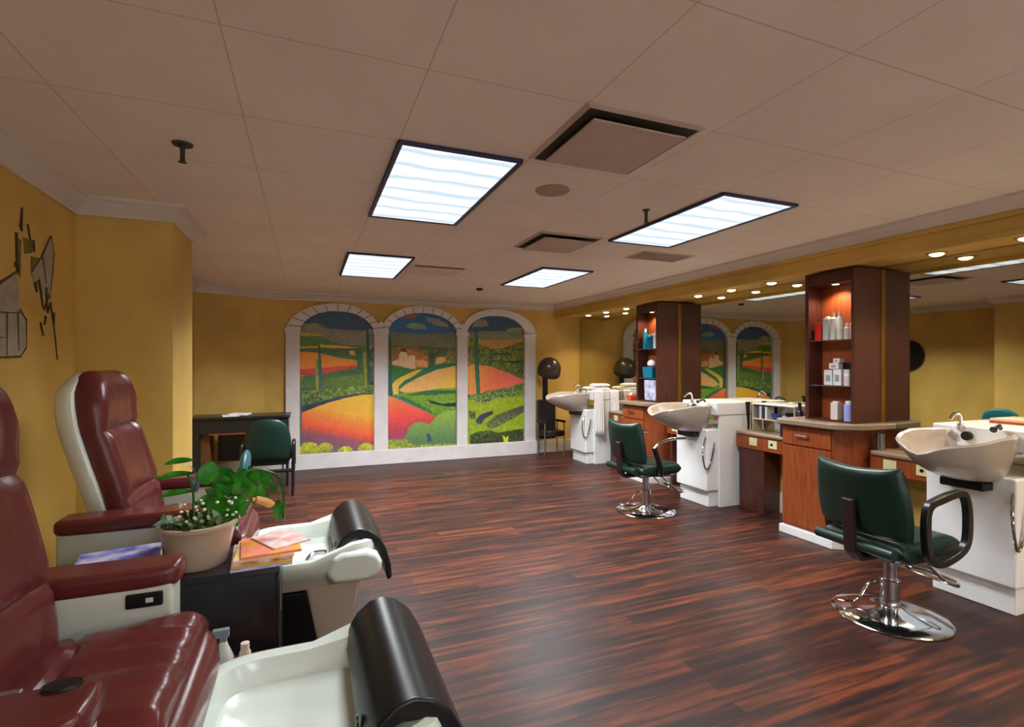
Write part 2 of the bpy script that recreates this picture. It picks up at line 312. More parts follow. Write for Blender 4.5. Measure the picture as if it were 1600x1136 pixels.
MURAL = [
  (0, [(-0.15, 2.43), (1.02, 2.48), (1.02, 0.09), (-0.15, 0.16)], (40, 66, 100), (70, 90, 60), 0.0, 30, 'v'),
  (0, [(-0.15, 2.13), (0.15, 2.15), (0.29, 2.07), (0.5, 2.06), (1.02, 2.06), (1.02, 1.71), (-0.15, 1.66)], (104, 108, 92), (128, 118, 84), 0.06, 6, 'v'),
  (0, [(0.01, 2.1), (0.13, 2.15), (0.21, 2.06), (0.38, 1.99), (0.67, 1.98), (0.86, 2.03), (0.86, 1.87), (0.5, 1.83), (0.31, 1.88), (0.17, 1.95), (0.03, 2.03)], (128, 122, 104), (116, 112, 86), 0.05, 6, 'v'),
  (0, [(-0.15, 1.98), (-0.09, 2.0), (0.09, 2.0), (0.25, 1.97), (-0.03, 1.94)], (170, 140, 50), (170, 140, 50), 0.05, 30, 'v'),
  (0, [(-0.15, 1.94), (0.05, 1.96), (0.21, 1.94), (0.34, 1.88), (0.5, 1.83), (0.8, 1.82), (1.02, 1.83), (1.02, 1.17), (-0.15, 1.19)], (66, 112, 34), (70, 100, 44), 0.12, 25, 'v'),
  (0, [(-0.15, 1.8), (0.15, 1.81), (0.15, 1.78), (-0.15, 1.77)], (232, 140, 30), (232, 140, 30), 0, 30, 'v'),
  (0, [(0.18, 1.83), (0.42, 1.82), (0.71, 1.79), (0.46, 1.77), (0.18, 1.79)], (236, 142, 30), (236, 142, 30), 0, 30, 'v'),
  (0, [(-0.15, 1.77), (0.46, 1.78), (0.71, 1.76), (0.76, 1.64), (0.25, 1.68), (-0.15, 1.73)], (58, 96, 56), (58, 96, 56), 0.1, 30, 'v'),
  (0, [(-0.15, 1.72), (-0.05, 1.72), (0.13, 1.71), (0.25, 1.68), (0.46, 1.63), (0.71, 1.6), (0.71, 1.5), (0.44, 1.45), (0.21, 1.38), (-0.05, 1.36), (-0.15, 1.36)], (240, 132, 28), (236, 120, 36), 0.03, 30, 'v'),
  (0, [(-0.15, 1.46), (0.13, 1.48), (0.46, 1.51), (0.71, 1.53), (0.71, 1.49), (0.44, 1.45), (0.21, 1.38), (-0.05, 1.37), (-0.15, 1.37)], (200, 66, 40), (170, 60, 60), 0.12, 30, 'v'),
  (0, [(-0.05, 1.37), (0.25, 1.39), (0.8, 1.48), (0.8, 1.35), (0.46, 1.29), (-0.05, 1.27)], (52, 82, 62), (70, 104, 44), 0.12, 30, 'v'),
  (0, [(0.23, 1.31), (0.8, 1.39), (0.89, 1.15), (0.19, 1.16)], (90, 118, 36), (70, 96, 40), 0.15, 30, 'v'),
  (0, [(0.58, 1.74), (0.67, 1.75), (0.69, 1.67), (0.61, 1.68)], (226, 150, 50), (226, 150, 50), 0, 30, 'v'),
  (0, [(0.67, 1.75), (0.71, 1.78), (0.77, 1.75), (0.77, 1.49), (0.72, 1.48)], (52, 90, 72), (52, 90, 72), 0.1, 30, 'v'),
  (0, [(0.79, 1.71), (0.84, 1.74), (0.85, 1.22), (0.82, 1.21)], (150, 142, 40), (120, 130, 44), 0.1, 30, 'v'),
  (0, [(0.11, 1.62), (0.15, 1.62), (0.16, 1.16), (0.12, 1.16)], (120, 130, 44), (140, 140, 60), 0.1, 30, 'v'),
  (0, [(0.15, 1.81), (0.18, 1.82), (0.2, 1.49), (0.21, 1.15), (0.17, 1.15), (0.15, 1.44)], (44, 84, 72), (60, 92, 96), 0.05, 30, 'v'),
  (0, [(0.84, 2.08), (0.88, 2.08), (0.89, 1.49), (0.9, 1.17), (0.86, 1.17)], (42, 74, 76), (42, 74, 76), 0.05, 30, 'v'),
  (0, [(0.88, 2.08), (0.95, 2.08), (0.95, 1.17), (0.9, 1.17)], (120, 120, 110), (60, 90, 50), 0.6, 14, 'v'),
  (0, [(-0.07, 1.15), (0.17, 1.16), (0.63, 1.2), (0.97, 1.22), (0.97, 1.04), (0.46, 1.0), (-0.07, 0.85)], (104, 124, 46), (60, 84, 56), 0.55, 34, 'v'),
  (0, [(-0.07, 0.92), (0.17, 0.98), (0.46, 1.05), (0.71, 1.09), (0.97, 1.1), (0.97, 1.04), (-0.07, 0.82)], (36, 48, 66), (30, 40, 60), 0.3, 30, 'v'),
  (0, [(-0.07, 0.83), (0.11, 0.9), (0.31, 0.97), (0.54, 1.03), (0.76, 1.07), (0.97, 1.08), (0.97, 0.13), (-0.07, 0.2)], 'hill1', 'hill1', 0, 30, 'v'),
  (0, [(0.16, 0.3), (0.15, 0.26), (0.12, 0.23), (0.08, 0.22), (0.03, 0.21), (-0.02, 0.22), (-0.06, 0.25), (-0.09, 0.28), (-0.09, 0.32), (-0.08, 0.35), (-0.05, 0.38), (-0.01, 0.39), (0.04, 0.39), (0.09, 0.38), (0.13, 0.36), (0.15, 0.32)], (164, 164, 44), (96, 100, 34), 0.25, 30, 'v'),
  (0, [(0.05, 0.26), (0.04, 0.23), (0.02, 0.21), (-0.01, 0.19), (-0.05, 0.19), (-0.09, 0.2), (-0.12, 0.22), (-0.14, 0.25), (-0.15, 0.28), (-0.14, 0.3), (-0.11, 0.32), (-0.08, 0.34), (-0.04, 0.34), (-0.0, 0.33), (0.03, 0.31), (0.05, 0.28)], (164, 164, 44), (96, 100, 34), 0.25, 30, 'v'),
  (0, [(0.36, 0.28), (0.35, 0.25), (0.33, 0.23), (0.29, 0.22), (0.25, 0.21), (0.21, 0.22), (0.17, 0.24), (0.15, 0.27), (0.15, 0.3), (0.16, 0.33), (0.18, 0.35), (0.22, 0.37), (0.26, 0.37), (0.3, 0.36), (0.34, 0.33), (0.36, 0.31)], (164, 164, 44), (96, 100, 34), 0.25, 30, 'v'),
  (0, [(0.65, 0.22), (0.64, 0.19), (0.61, 0.17), (0.58, 0.16), (0.54, 0.16), (0.5, 0.17), (0.47, 0.18), (0.45, 0.21), (0.44, 0.24), (0.45, 0.27), (0.48, 0.29), (0.51, 0.3), (0.55, 0.3), (0.59, 0.29), (0.62, 0.27), (0.64, 0.24)], (164, 164, 44), (96, 100, 34), 0.25, 30, 'v'),
  (0, [(0.58, 0.22), (0.57, 0.19), (0.55, 0.18), (0.53, 0.17), (0.5, 0.17), (0.47, 0.17), (0.45, 0.19), (0.43, 0.21), (0.43, 0.23), (0.43, 0.25), (0.45, 0.26), (0.48, 0.27), (0.51, 0.27), (0.54, 0.27), (0.56, 0.25), (0.57, 0.23)], (164, 164, 44), (96, 100, 34), 0.25, 30, 'v'),
  (0, [(0.97, 0.24), (0.96, 0.2), (0.93, 0.18), (0.89, 0.16), (0.84, 0.16), (0.79, 0.17), (0.75, 0.19), (0.73, 0.22), (0.72, 0.26), (0.73, 0.29), (0.76, 0.31), (0.81, 0.33), (0.85, 0.33), (0.9, 0.32), (0.94, 0.29), (0.96, 0.26)], (164, 164, 44), (96, 100, 34), 0.25, 30, 'v'),
  (0, [(1.02, 0.22), (1.01, 0.19), (0.98, 0.17), (0.95, 0.15), (0.91, 0.15), (0.86, 0.16), (0.83, 0.18), (0.81, 0.21), (0.8, 0.24), (0.81, 0.27), (0.84, 0.29), (0.87, 0.3), (0.92, 0.3), (0.96, 0.29), (0.99, 0.27), (1.01, 0.24)], (164, 164, 44), (96, 100, 34), 0.25, 30, 'v'),
  (0, [(0.2, 0.24), (0.2, 0.22), (0.18, 0.2), (0.15, 0.19), (0.12, 0.19), (0.09, 0.19), (0.06, 0.21), (0.05, 0.23), (0.04, 0.25), (0.05, 0.27), (0.07, 0.29), (0.1, 0.3), (0.13, 0.3), (0.16, 0.29), (0.18, 0.28), (0.2, 0.26)], (164, 164, 44), (96, 100, 34), 0.25, 30, 'v'),
  (1, [(1.15, 2.49), (2.33, 2.54), (2.33, 0.09), (1.15, 0.17)], (34, 84, 142), (70, 110, 50), 0, 30, 'v'),
  (1, [(1.4, 2.38), (1.6, 2.39), (1.64, 2.33), (1.54, 2.26), (1.35, 2.27)], (130, 66, 40), (150, 90, 60), 0.2, 30, 'v'),
  (1, [(1.75, 2.3), (1.96, 2.27), (2.13, 2.19), (2.13, 2.14), (1.94, 2.16), (1.79, 2.23)], (124, 128, 110), (124, 128, 110), 0.08, 30, 'v'),
  (1, [(1.45, 2.14), (1.5, 2.19), (1.63, 2.2), (1.75, 2.16), (1.77, 2.1), (1.51, 2.1)], (110, 132, 116), (110, 132, 116), 0.08, 30, 'v'),
  (1, [(1.15, 2.05), (1.65, 2.02), (2.33, 2.06), (2.33, 1.68), (1.15, 1.67)], (92, 100, 78), (116, 110, 70), 0.07, 7, 'v'),
  (1, [(1.15, 1.84), (1.4, 1.83), (1.67, 1.83), (1.86, 1.83), (2.03, 1.8), (2.33, 1.82), (2.33, 1.44), (1.15, 1.44)], (70, 92, 50), (110, 110, 40), 0.25, 20, 'v'),
  (1, [(1.15, 1.8), (1.35, 1.82), (1.65, 1.81), (1.79, 1.72), (1.84, 1.55), (1.15, 1.53)], (116, 100, 44), (150, 98, 40), 0.15, 16, 'v'),
  (1, [(1.33, 1.76), (1.47, 1.78), (1.79, 1.67), (1.89, 1.6), (1.63, 1.58), (1.47, 1.69)], (186, 104, 34), (150, 110, 50), 0.15, 30, 'v'),
  (1, [(1.23, 1.58), (1.33, 1.62), (1.34, 1.69), (1.37, 1.74), (1.44, 1.74), (1.48, 1.66), (1.54, 1.69), (1.59, 1.67), (1.6, 1.47), (1.51, 1.47), (1.35, 1.51), (1.24, 1.53)], (240, 190, 156), (236, 160, 120), 0.06, 12, 'v'),
  (1, [(1.36, 1.78), (1.44, 1.79), (1.44, 1.73), (1.36, 1.74)], (70, 44, 36), (70, 44, 36), 0, 30, 'v'),
  (1, [(1.6, 1.6), (1.7, 1.61), (1.79, 1.58), (1.79, 1.48), (1.61, 1.51)], (224, 150, 96), (224, 150, 96), 0.1, 30, 'v'),
  (1, [(1.8, 1.74), (1.88, 1.81), (1.91, 1.48), (1.82, 1.47)], (58, 88, 40), (58, 88, 40), 0.2, 30, 'v'),
  (1, [(1.94, 1.65), (2.08, 1.66), (2.09, 1.59), (1.91, 1.51)], (236, 160, 80), (236, 160, 80), 0, 30, 'v'),
  (1, [(2.09, 1.67), (2.14, 1.77), (2.33, 1.72), (2.33, 1.48), (2.1, 1.48)], (120, 120, 46), (120, 120, 46), 0.3, 30, 'v'),
  (1, [(1.21, 1.51), (1.35, 1.49), (1.58, 1.46), (1.7, 1.49), (1.56, 1.39), (1.35, 1.32), (1.23, 1.26)], (40, 100, 40), (46, 110, 50), 0.12, 30, 'v'),
  (1, [(1.7, 1.47), (1.98, 1.55), (2.33, 1.56), (2.33, 1.15), (1.24, 1.03), (1.24, 1.26)], (36, 98, 66), (36, 98, 66), 0.08, 30, 'v'),
  (1, [(1.72, 1.46), (1.59, 1.44), (1.44, 1.37), (1.3, 1.3), (1.23, 1.23), (1.25, 1.05), (1.33, 1.05), (1.33, 1.19), (1.42, 1.28), (1.56, 1.35)], (206, 160, 40), (214, 170, 80), 0.05, 30, 'v'),
  (1, [(1.33, 1.13), (1.44, 1.22), (1.67, 1.34), (1.94, 1.45), (2.23, 1.51), (2.33, 1.51), (2.33, 1.1), (1.75, 1.09), (1.47, 1.07)], 'dome', 'dome', 0, 30, 'v'),
  (1, [(1.24, 1.07), (1.79, 1.12), (1.98, 1.15), (2.33, 1.15), (2.33, 0.76), (1.91, 0.66), (1.65, 0.88), (1.44, 0.98)], (104, 142, 34), (84, 124, 36), 0.18, 20, 'v'),
  (1, [(1.44, 1.05), (1.79, 1.12), (2.33, 1.11), (2.33, 1.07), (1.79, 1.04)], (44, 88, 50), (44, 88, 50), 0.2, 30, 'v'),
  (1, [(1.79, 0.97), (2.03, 0.9), (2.33, 0.92), (2.33, 0.85), (2.1, 0.85), (1.84, 0.91)], (34, 40, 44), (34, 40, 44), 0.4, 30, 'v'),
  (1, [(1.19, 2.06), (1.21, 2.06), (1.22, 1.53), (1.23, 1.03), (1.19, 1.05)], (28, 72, 50), (28, 72, 50), 0.1, 30, 'v'),
  (1, [(1.31, 1.05), (1.44, 1.01), (1.79, 0.83), (1.91, 0.71), (1.79, 0.78), (1.44, 0.97)], (40, 94, 50), (40, 94, 50), 0.3, 30, 'v'),
  (1, [(1.15, 1.05), (1.24, 1.03), (1.47, 0.92), (1.7, 0.81), (1.9, 0.71), (1.9, 0.31), (1.15, 0.33)], 'hill2', 'hill2', 0, 30, 'v'),
  (1, [(1.44, 0.42), (1.49, 0.54), (1.58, 0.61), (1.7, 0.62), (1.82, 0.57), (1.91, 0.68), (2.03, 0.75), (2.15, 0.78), (2.33, 0.79), (2.33, 0.16), (1.44, 0.22)], 'bush', 'bush', 0, 30, 'v'),
  (1, [(1.77, 0.43), (1.82, 0.43), (1.86, 0.31), (1.79, 0.29)], (50, 60, 90), (50, 60, 90), 0.2, 30, 'v'),
  (1, [(1.15, 0.37), (1.44, 0.36), (1.56, 0.26), (2.33, 0.24), (2.33, 0.09), (1.15, 0.17)], (100, 116, 40), (130, 130, 34), 0.4, 34, 'v'),
  (2, [(2.38, 2.54), (3.53, 2.59), (3.53, 0.07), (2.38, 0.14)], (40, 66, 92), (60, 100, 40), 0, 30, 'v'),
  (2, [(2.53, 2.16), (2.6, 2.28), (2.76, 2.29), (2.83, 2.19), (2.71, 2.16)], (118, 118, 104), (118, 118, 104), 0.06, 30, 'v'),
  (2, [(3.14, 2.13), (3.26, 2.16), (3.45, 2.17), (3.42, 2.11), (3.15, 2.09)], (124, 132, 70), (124, 132, 70), 0.05, 30, 'v'),
  (2, [(2.38, 2.08), (3.53, 2.11), (3.53, 1.89), (2.38, 1.87)], (96, 108, 92), (120, 110, 80), 0.06, 7, 'v'),
  (2, [(2.38, 1.96), (2.78, 1.95), (3.1, 1.95), (3.53, 2.0), (3.53, 1.68), (2.38, 1.68)], (150, 120, 60), (184, 124, 60), 0.06, 10, 'v'),
  (2, [(2.38, 1.94), (2.53, 1.97), (2.68, 1.86), (2.89, 1.8), (3.1, 1.82), (3.31, 1.89), (3.53, 1.96), (3.53, 1.23), (2.38, 1.24)], (104, 112, 34), (70, 92, 36), 0.5, 26, 'v'),
  (2, [(2.86, 1.73), (3.23, 1.72), (3.23, 1.69), (2.86, 1.7)], (36, 70, 60), (36, 70, 60), 0, 30, 'v'),
  (2, [(2.85, 1.78), (2.88, 1.78), (2.88, 1.48), (2.85, 1.48)], (40, 74, 60), (40, 74, 60), 0, 30, 'v'),
  (2, [(2.89, 1.6), (3.5, 1.59), (3.5, 1.56), (2.89, 1.58)], (30, 60, 50), (30, 60, 50), 0.4, 30, 'v'),
  (2, [(2.38, 1.72), (2.53, 1.72), (2.53, 1.53), (2.38, 1.53)], (130, 110, 40), (130, 110, 40), 0.4, 30, 'v'),
  (2, [(2.38, 1.05), (2.43, 1.48), (2.53, 1.54), (2.83, 1.51), (3.04, 1.44), (3.23, 1.37), (3.53, 1.25), (3.53, 1.18), (3.18, 1.13), (2.78, 1.09), (2.63, 1.02)], 'dome', 'dome', 0, 30, 'v'),
  (2, [(2.38, 1.03), (2.73, 1.05), (2.94, 1.11), (3.18, 1.15), (3.53, 1.24), (3.53, 0.87), (2.38, 0.86)], (74, 104, 50), (104, 124, 60), 0.6, 36, 'v'),
  (2, [(2.38, 0.95), (2.53, 0.95), (2.73, 0.88), (2.94, 0.96), (3.53, 1.0), (3.53, 0.12), (2.38, 0.18)], (136, 152, 26), (116, 142, 30), 0.12, 14, 'v'),
  (2, [(2.48, 0.76), (2.59, 0.75), (2.6, 0.63), (2.5, 0.64)], (70, 84, 50), (70, 84, 50), 0.6, 30, 'v'),
  (2, [(2.59, 0.61), (2.68, 0.7), (2.89, 0.76), (2.91, 0.71), (2.76, 0.63), (2.68, 0.53), (2.63, 0.55)], (44, 44, 74), (60, 60, 80), 0.5, 40, 'v'),
  (2, [(2.78, 0.55), (2.94, 0.67), (3.2, 0.76), (3.53, 0.85), (3.53, 0.75), (3.26, 0.61), (2.99, 0.49), (2.89, 0.45), (2.8, 0.49)], (62, 62, 60), (96, 104, 60), 0.8, 44, 'v'),
  (2, [(2.5, 0.37), (2.63, 0.42), (2.86, 0.43), (2.99, 0.38), (3.2, 0.41), (3.53, 0.44), (3.53, 0.12), (2.5, 0.18)], (60, 76, 34), (30, 36, 26), 0.7, 36, 'v'),
  (2, [(3.07, 0.34), (3.14, 0.29), (3.18, 0.34), (3.17, 0.21), (3.1, 0.22)], (170, 170, 30), (170, 170, 30), 0, 30, 'v'),
  (2, [(2.58, 2.13), (2.63, 2.13), (2.65, 1.6), (2.68, 1.02), (2.61, 1.02), (2.58, 1.48)], (36, 80, 76), (50, 100, 70), 0.05, 30, 'v'),
]
# ------------------------------------------------------------------ murals on the back wall
def paint_panel(idx, x0, x1, zbase, zs, zt, label):
    # x0..x1 width, painted area from zbase, spring line zs, arch crown zt
    step = .0075; nx = int((x1-x0)/step); nz = int((zt-zbase)/step)
    xs = np.linspace(x0, x1, nx+1); zz = np.linspace(zbase, zt, nz+1)
    X, Z = np.meshgrid(xs, zz, indexing='ij')
    col = np.zeros(X.shape+(3,))+.3
    def nz2(sc, seed):
        out = np.empty(X.size)
        xf = X.ravel(); zf = Z.ravel()
        for i in range(X.size): out[i] = noise.noise((xf[i]*sc, zf[i]*sc, seed))
        return out.reshape(X.shape)
    cache = {}
    def lc(c): return np.array(lin(c))
    for k, (n, poly, c1, c2, nzv, sc, mode) in enumerate([q for q in MURAL if q[0] == idx]):
        ins = np.zeros(X.shape, bool); m = len(poly)
        for i in range(m):
            (ax, az), (bx, bz) = poly[i], poly[(i+1) % m]
            if az == bz: continue
            c = ((az > Z) != (bz > Z)) & (X < (bx-ax)*(Z-az)/(bz-az)+ax); ins ^= c
        zmin = min(p[1] for p in poly); zmax = max(p[1] for p in poly)
        xmin = min(p[0] for p in poly); xmax = max(p[0] for p in poly)
        t = np.clip((zmax-Z)/max(1e-3, zmax-zmin), 0, 1)
        def ramp(tt, stops):
            o = np.empty(X.shape+(3,))
            P = [s_[0] for s_ in stops]; CC = np.array([lc(s_[1]) for s_ in stops])
            for ch in range(3): o[..., ch] = np.interp(tt, P, CC[:, ch])
            return o
        if c1 == 'hill1':
            tt = (zmax-Z)/(zmax-zmin)-.28*(X-xmin)/(xmax-xmin)+.12
            c = ramp(tt, [(0, (226, 160, 50)), (.25, (224, 146, 50)), (.40, (218, 110, 50)), (.56, (200, 76, 48)), (.68, (126, 70, 82)), (.9, (88, 74, 98))])
        elif c1 == 'hill2':
            c = ramp(t*1.0+.1*(X-xmin)/(xmax-xmin), [(0, (234, 130, 56)), (.2, (226, 96, 60)), (.5, (196, 62, 58)), (.8, (150, 54, 66)), (1, (120, 60, 96))])
        elif c1 == 'dome':
            c = ramp((X-1.2)/2.3+.1*t, [(0, (222, 160, 96)), (.3, (230, 156, 90)), (.5, (240, 160, 60)), (.62, (236, 136, 60)), (.8, (226, 100, 66)), (1, (220, 96, 80))])
        elif c1 == 'bush':
            c = ramp(t, [(0, (132, 152, 60)), (.4, (100, 130, 66)), (.8, (70, 100, 66)), (1, (70, 90, 70))])
        else:
            c = ramp(t, [(0, c1), (1, c2)])
        if nzv:
            key = (sc, k % 3)
            if key not in cache: cache[key] = nz2(sc, 3.7*(k % 3)+idx*11)
            c = c*np.clip(1+nzv*2.2*cache[key], .25, 2.2)[..., None]
        col[ins] = c[ins]
    col = np.clip(col*1.4*(1+.16*nz2(22, 5.5+idx)+.10*nz2(70, 9.5+idx))[..., None], 0, .85)
    cx = (x0+x1)/2; hw = (x1-x0)/2
    def top(x): return zs+(zt-zs)*max(0, 1-abs((x-cx)/hw)**2.3)**.62
    idm = {}; vs = []; fs = []; vc = []
    tops = [top(x)+.015 for x in xs]
    def vid(i, j):
        if (i, j) not in idm: idm[(i, j)] = len(vs); vs.append((X[i, j], 8.112, Z[i, j])); vc.append(col[i, j])
        return idm[(i, j)]
    for i in range(nx):
        for j in range(nz):
            if Z[i, j] > min(tops[i], tops[i+1]): continue
            fs.append((vid(i, j), vid(i+1, j), vid(i+1, j+1), vid(i, j+1)))
    me = bpy.data.meshes.new('mural_painting'); me.from_pydata(vs, [], fs)
    at = me.color_attributes.new('paint', 'FLOAT_COLOR', 'POINT')
    at.data.foreach_set('color', np.concatenate([np.array(vc), np.ones((len(vc), 1))], 1).astype(np.float32).ravel())
    me.materials.append(PAINT)
    o = bpy.data.objects.new('mural_painting', me); COL.objects.link(o)
    md = o.modifiers.new('s', 'SOLIDIFY'); md.thickness = .004
    tag(o, label, 'mural', 'mural paintings in the arches')
    return top
PAINT = bpy.data.materials.new('mural_paint'); PAINT.use_nodes = True
_b = PAINT.node_tree.nodes['Principled BSDF']; _b.inputs['Roughness'].default_value = .5
_a = PAINT.node_tree.nodes.new('ShaderNodeVertexColor'); _a.layer_name = 'paint'
PAINT.node_tree.links.new(_a.outputs[0], _b.inputs['Base Color'])
PN = [(-.10, .95, .20, 2.03, 2.33), (1.16, 2.26, .20, 2.05, 2.35), (2.44, 3.46, .20, 2.08, 2.35)]
LB = ['left mural painting of an orange hill, cypress trees and orange fields',
      'middle mural painting of a pink hilltop house, winding path and round bushes',
      'right mural painting of a tall cypress before an orange dome and green fields']
TOPS = [paint_panel(i, *PN[i], LB[i]) for i in range(3)]
sur = thing('arch_surround', 'pale stone-look surround of three arches framing the murals', 'arch frame', (1.7, 8.1, 0))
ox = 1.7
def arch_band(i, x0, x1, zs, zt, w0, w1, crownw):
    cx = (x0+x1)/2; hw = (x1-x0)/2; N = 40; mb = MB(); inn = []; out = []
    for k in range(N+1):
        a = PI*(1-k/N)
        ca, sa = math.cos(a), math.sin(a)
        xi = cx+hw*math.copysign(abs(ca)**(1/1.15), ca); zi = zs+(zt-zs)*abs(sa)**1.24
        wl = w0 if ca < 0 else w1
        xo = cx+(hw+wl)*math.copysign(abs(ca)**(1/1.05), ca); zo = zs-.03+(zt+crownw-zs+.03)*abs(sa)**1.05
        inn.append((xi, zi)); out.append((xo, zo))
    for k in range(N):
        q = [inn[k], inn[k+1], out[k+1], out[k]]
        mb.add([(p[0]-ox, -.052, p[1]) for p in q]+[(p[0]-ox, .01, p[1]) for p in q], [(0,1,2,3),(4,7,6,5),(0,4,5,1),(3,2,6,7)])
    return mb
for i, (x0, x1, zb, zs, zt) in enumerate(PN):
    w0 = .19 if i == 0 else .105; w1 = .20 if i == 2 else .105
    ab = arch_band(i, x0, x1, zs, zt, w0, w1, .11)
    if i < 2:                                   # painted joints between the arch stones
        ab.cur = 1; cx = (x0+x1)/2; hw = (x1-x0)/2
        for k in range(1, 12):
            a = PI*k/12; ca, sa = math.cos(a), math.sin(a)
            p = (cx+hw*ca, zs+(zt-zs)*abs(sa)**1.24); q = (cx+(hw+w0*.95)*ca, zs-.03+(zt-zs+.13)*sa**1.05)
            d = Vector((q[0]-p[0], q[1]-p[1])).normalized(); nn = Vector((-d.y, d.x))*.006
            ab.add([(p[0]+nn.x-ox, -.0535, p[1]+nn.y), (q[0]+nn.x-ox, -.0535, q[1]+nn.y), (q[0]-nn.x-ox, -.0535, q[1]-nn.y), (p[0]-nn.x-ox, -.0535, p[1]-nn.y)], [(0, 1, 2, 3)])
    ab.build('arch', [M['arch'], cmat('joint_grey', (120, 106, 104), .7)], sur)
cols = [(-.29, -.10), (.95, 1.16), (2.26, 2.44), (3.46, 3.66)]
for k, (a, b) in enumerate(cols):
    mb = MB(); mb.box(a-ox, b-ox, -.055, .01, .2, 2.04)
    mb.box(a-.015-ox, b+.015-ox, -.062, .01, 2.0, 2.06)
    if k in (1, 2): mb.prism([(a-ox, 2.06), (b-ox, 2.06), ((a+b)/2-ox+.01, 2.2), ((a+b)/2-ox-.01, 2.2)], -.05, .01, 'y')
    mb.build('column', M['arch'], sur, bevel=.006)
MB().box(-.31-ox, 3.68-ox, -.075, .01, 0, .22).build('plinth', M['arch'], sur, bevel=.006)

# ------------------------------------------------------------------ ceiling fittings
def panel_material():
    m = bpy.data.materials.new('light_lens'); m.use_nodes = True; nt = m.node_tree; b = nt.nodes['Principled BSDF']
    N = nt.nodes.new; L = nt.links.new
    tc = N('ShaderNodeTexCoord'); w = N('ShaderNodeTexWave'); w.bands_direction = 'Y'; w.inputs['Scale'].default_value = 1.65; w.inputs['Distortion'].default_value = 2.2
    w.inputs['Detail'].default_value = 2; w.inputs['Detail Scale'].default_value = 1.6
    L(tc.outputs['Object'], w.inputs['Vector'])
    rp = N('ShaderNodeValToRGB'); e = rp.color_ramp.elements; e[0].position = .0; e[0].color = (.50, .64, .74, 1); e[1].position = .45; e[1].color = (.95, 1.0, 1.12, 1)
    L(w.outputs['Fac'], rp.inputs[0]); L(rp.outputs[0], b.inputs['Emission Color']); b.inputs['Emission Strength'].default_value = .46
    b.inputs['Base Color'].default_value = (.1, .1, .1, 1); b.inputs['Roughness'].default_value = .4
    return m
LENS = panel_material()
FR = cmat('dark_blue_grey_frame', (40, 42, 84), .4)
lp = thing('ceiling_light_panel', 'near left bright recessed ceiling light panel, left of the square vent', 'ceiling light', (PANELS[0][0]+.3, PANELS[0][1]+.62, CEIL), group='recessed ceiling light panels')
mb = MB(); mb.box(-.315, .315, -.645, -.622, -.018, .0); mb.box(-.315, .315, .622, .645, -.018, 0)
mb.box(-.315, -.292, -.622, .622, -.018, 0); mb.box(.292, .315, -.622, .622, -.018, 0)
mb.build('frame', FR, lp, bevel=.003); MB().box(-.292, .292, -.622, .622, -.012, -.002).build('lens', LENS, lp, smooth=False)
for (x, y), lb in zip(PANELS[1:], ['near right bright recessed ceiling light panel, nearest the mirror soffit', 'far left recessed ceiling light panel above the left and middle murals',
        'far right recessed ceiling light panel, smallest, beyond the small vent', 'recessed ceiling light panel behind the camera, left row', 'recessed ceiling light panel behind the camera, right row']):
    dup(lp, (x+.3, y+.62, CEIL), label=lb)
VM = cmat('vent_metal', (190, 172, 162), .5); VD = cmat('vent_dark', (60, 54, 44), .7)
def diffuser(x, y, s, label):
    t = thing('ceiling_vent', label, 'air vent', (x, y, CEIL), group='ceiling air vents'); h = s/2
    mb = MB()
    for a in range(4):
        e = [(-h, -h), (h, -h), (h-.022, -h+.022), (-h+.022, -h+.022)]
        ca, sa = math.cos(a*PI/2), math.sin(a*PI/2); e = [(p[0]*ca-p[1]*sa, p[0]*sa+p[1]*ca) for p in e]
        z = [-.003, -.003, -.012, -.012]
        mb.add([(p[0], p[1], zz) for p, zz in zip(e, z)]+[(p[0], p[1], zz+.003) for p, zz in zip(e, z)], [(0,1,2,3),(7,6,5,4),(0,3,7,4),(1,5,6,2),(2,6,7,3),(0,4,5,1)])
    mb.build('frame', VM, t)
    MB().box(-h+.02, h-.02, -h+.02, h-.02, -.006, -.001).build('throat', VD, t, smooth=False)
    MB().box(-h+.062, h-.062, -h+.062, h-.062, -.036, -.026).build('plaque', VM, t, bevel=.004)
    for sx in (-1, 1):
        for sy in (-1, 1): MB().box(sx*(h-.14)-.008, sx*(h-.14)+.008, sy*(h-.14)-.008, sy*(h-.14)+.008, -.026, -.006).build('hanger', VD, t)
    return t
diffuser(1.34, 2.08, .60, 'large square plaque air vent on the ceiling between the two near light panels')
diffuser(1.99, 3.93, .58, 'smaller-looking square plaque air vent on the ceiling left of the near right light panel')
t = thing('ceiling_vent', 'thin dark slotted vent on the ceiling right of the far left light panel', 'air vent', (1.32, 5.62, CEIL), group='ceiling air vents')
mb = MB(); mb.box(-.3, .3, -.3, .3, -.006, 0); mb.build('frame', mat('grille_pale', (226, 214, 204), .8, var=.03), t, bevel=.002)
MB().box(-.27, .27, -.27, -.215, -.009, -.006).build('slot', VD, t)
t = thing('return_grille', 'flush brownish ceiling return grille beyond the near right light panel', 'air vent', (3.17, 4.08, CEIL), group='ceiling air vents')
MB().box(-.3, .3, -.16, .16, -.006, 0).build('frame', cmat('grille_frame', (206, 192, 182), .8), t, bevel=.002)
mb = MB()
for k in range(9): mb.box(-.27, .27, -.132+k*.031, -.12+k*.031, -.012, -.006)
mb.build('slat', cmat('grille_slat', (172, 154, 142), .8), t)
mb = MB(); mb.lathe([(.001, -.006), (.1, -.006), (.105, 0)], n=36); tag(mb.build('ceiling_speaker', cmat('speaker_beige', (172, 150, 132), .8), loc=(1.37, 2.77, CEIL)), 'flat round beige speaker cover on the ceiling between light panels', 'speaker')
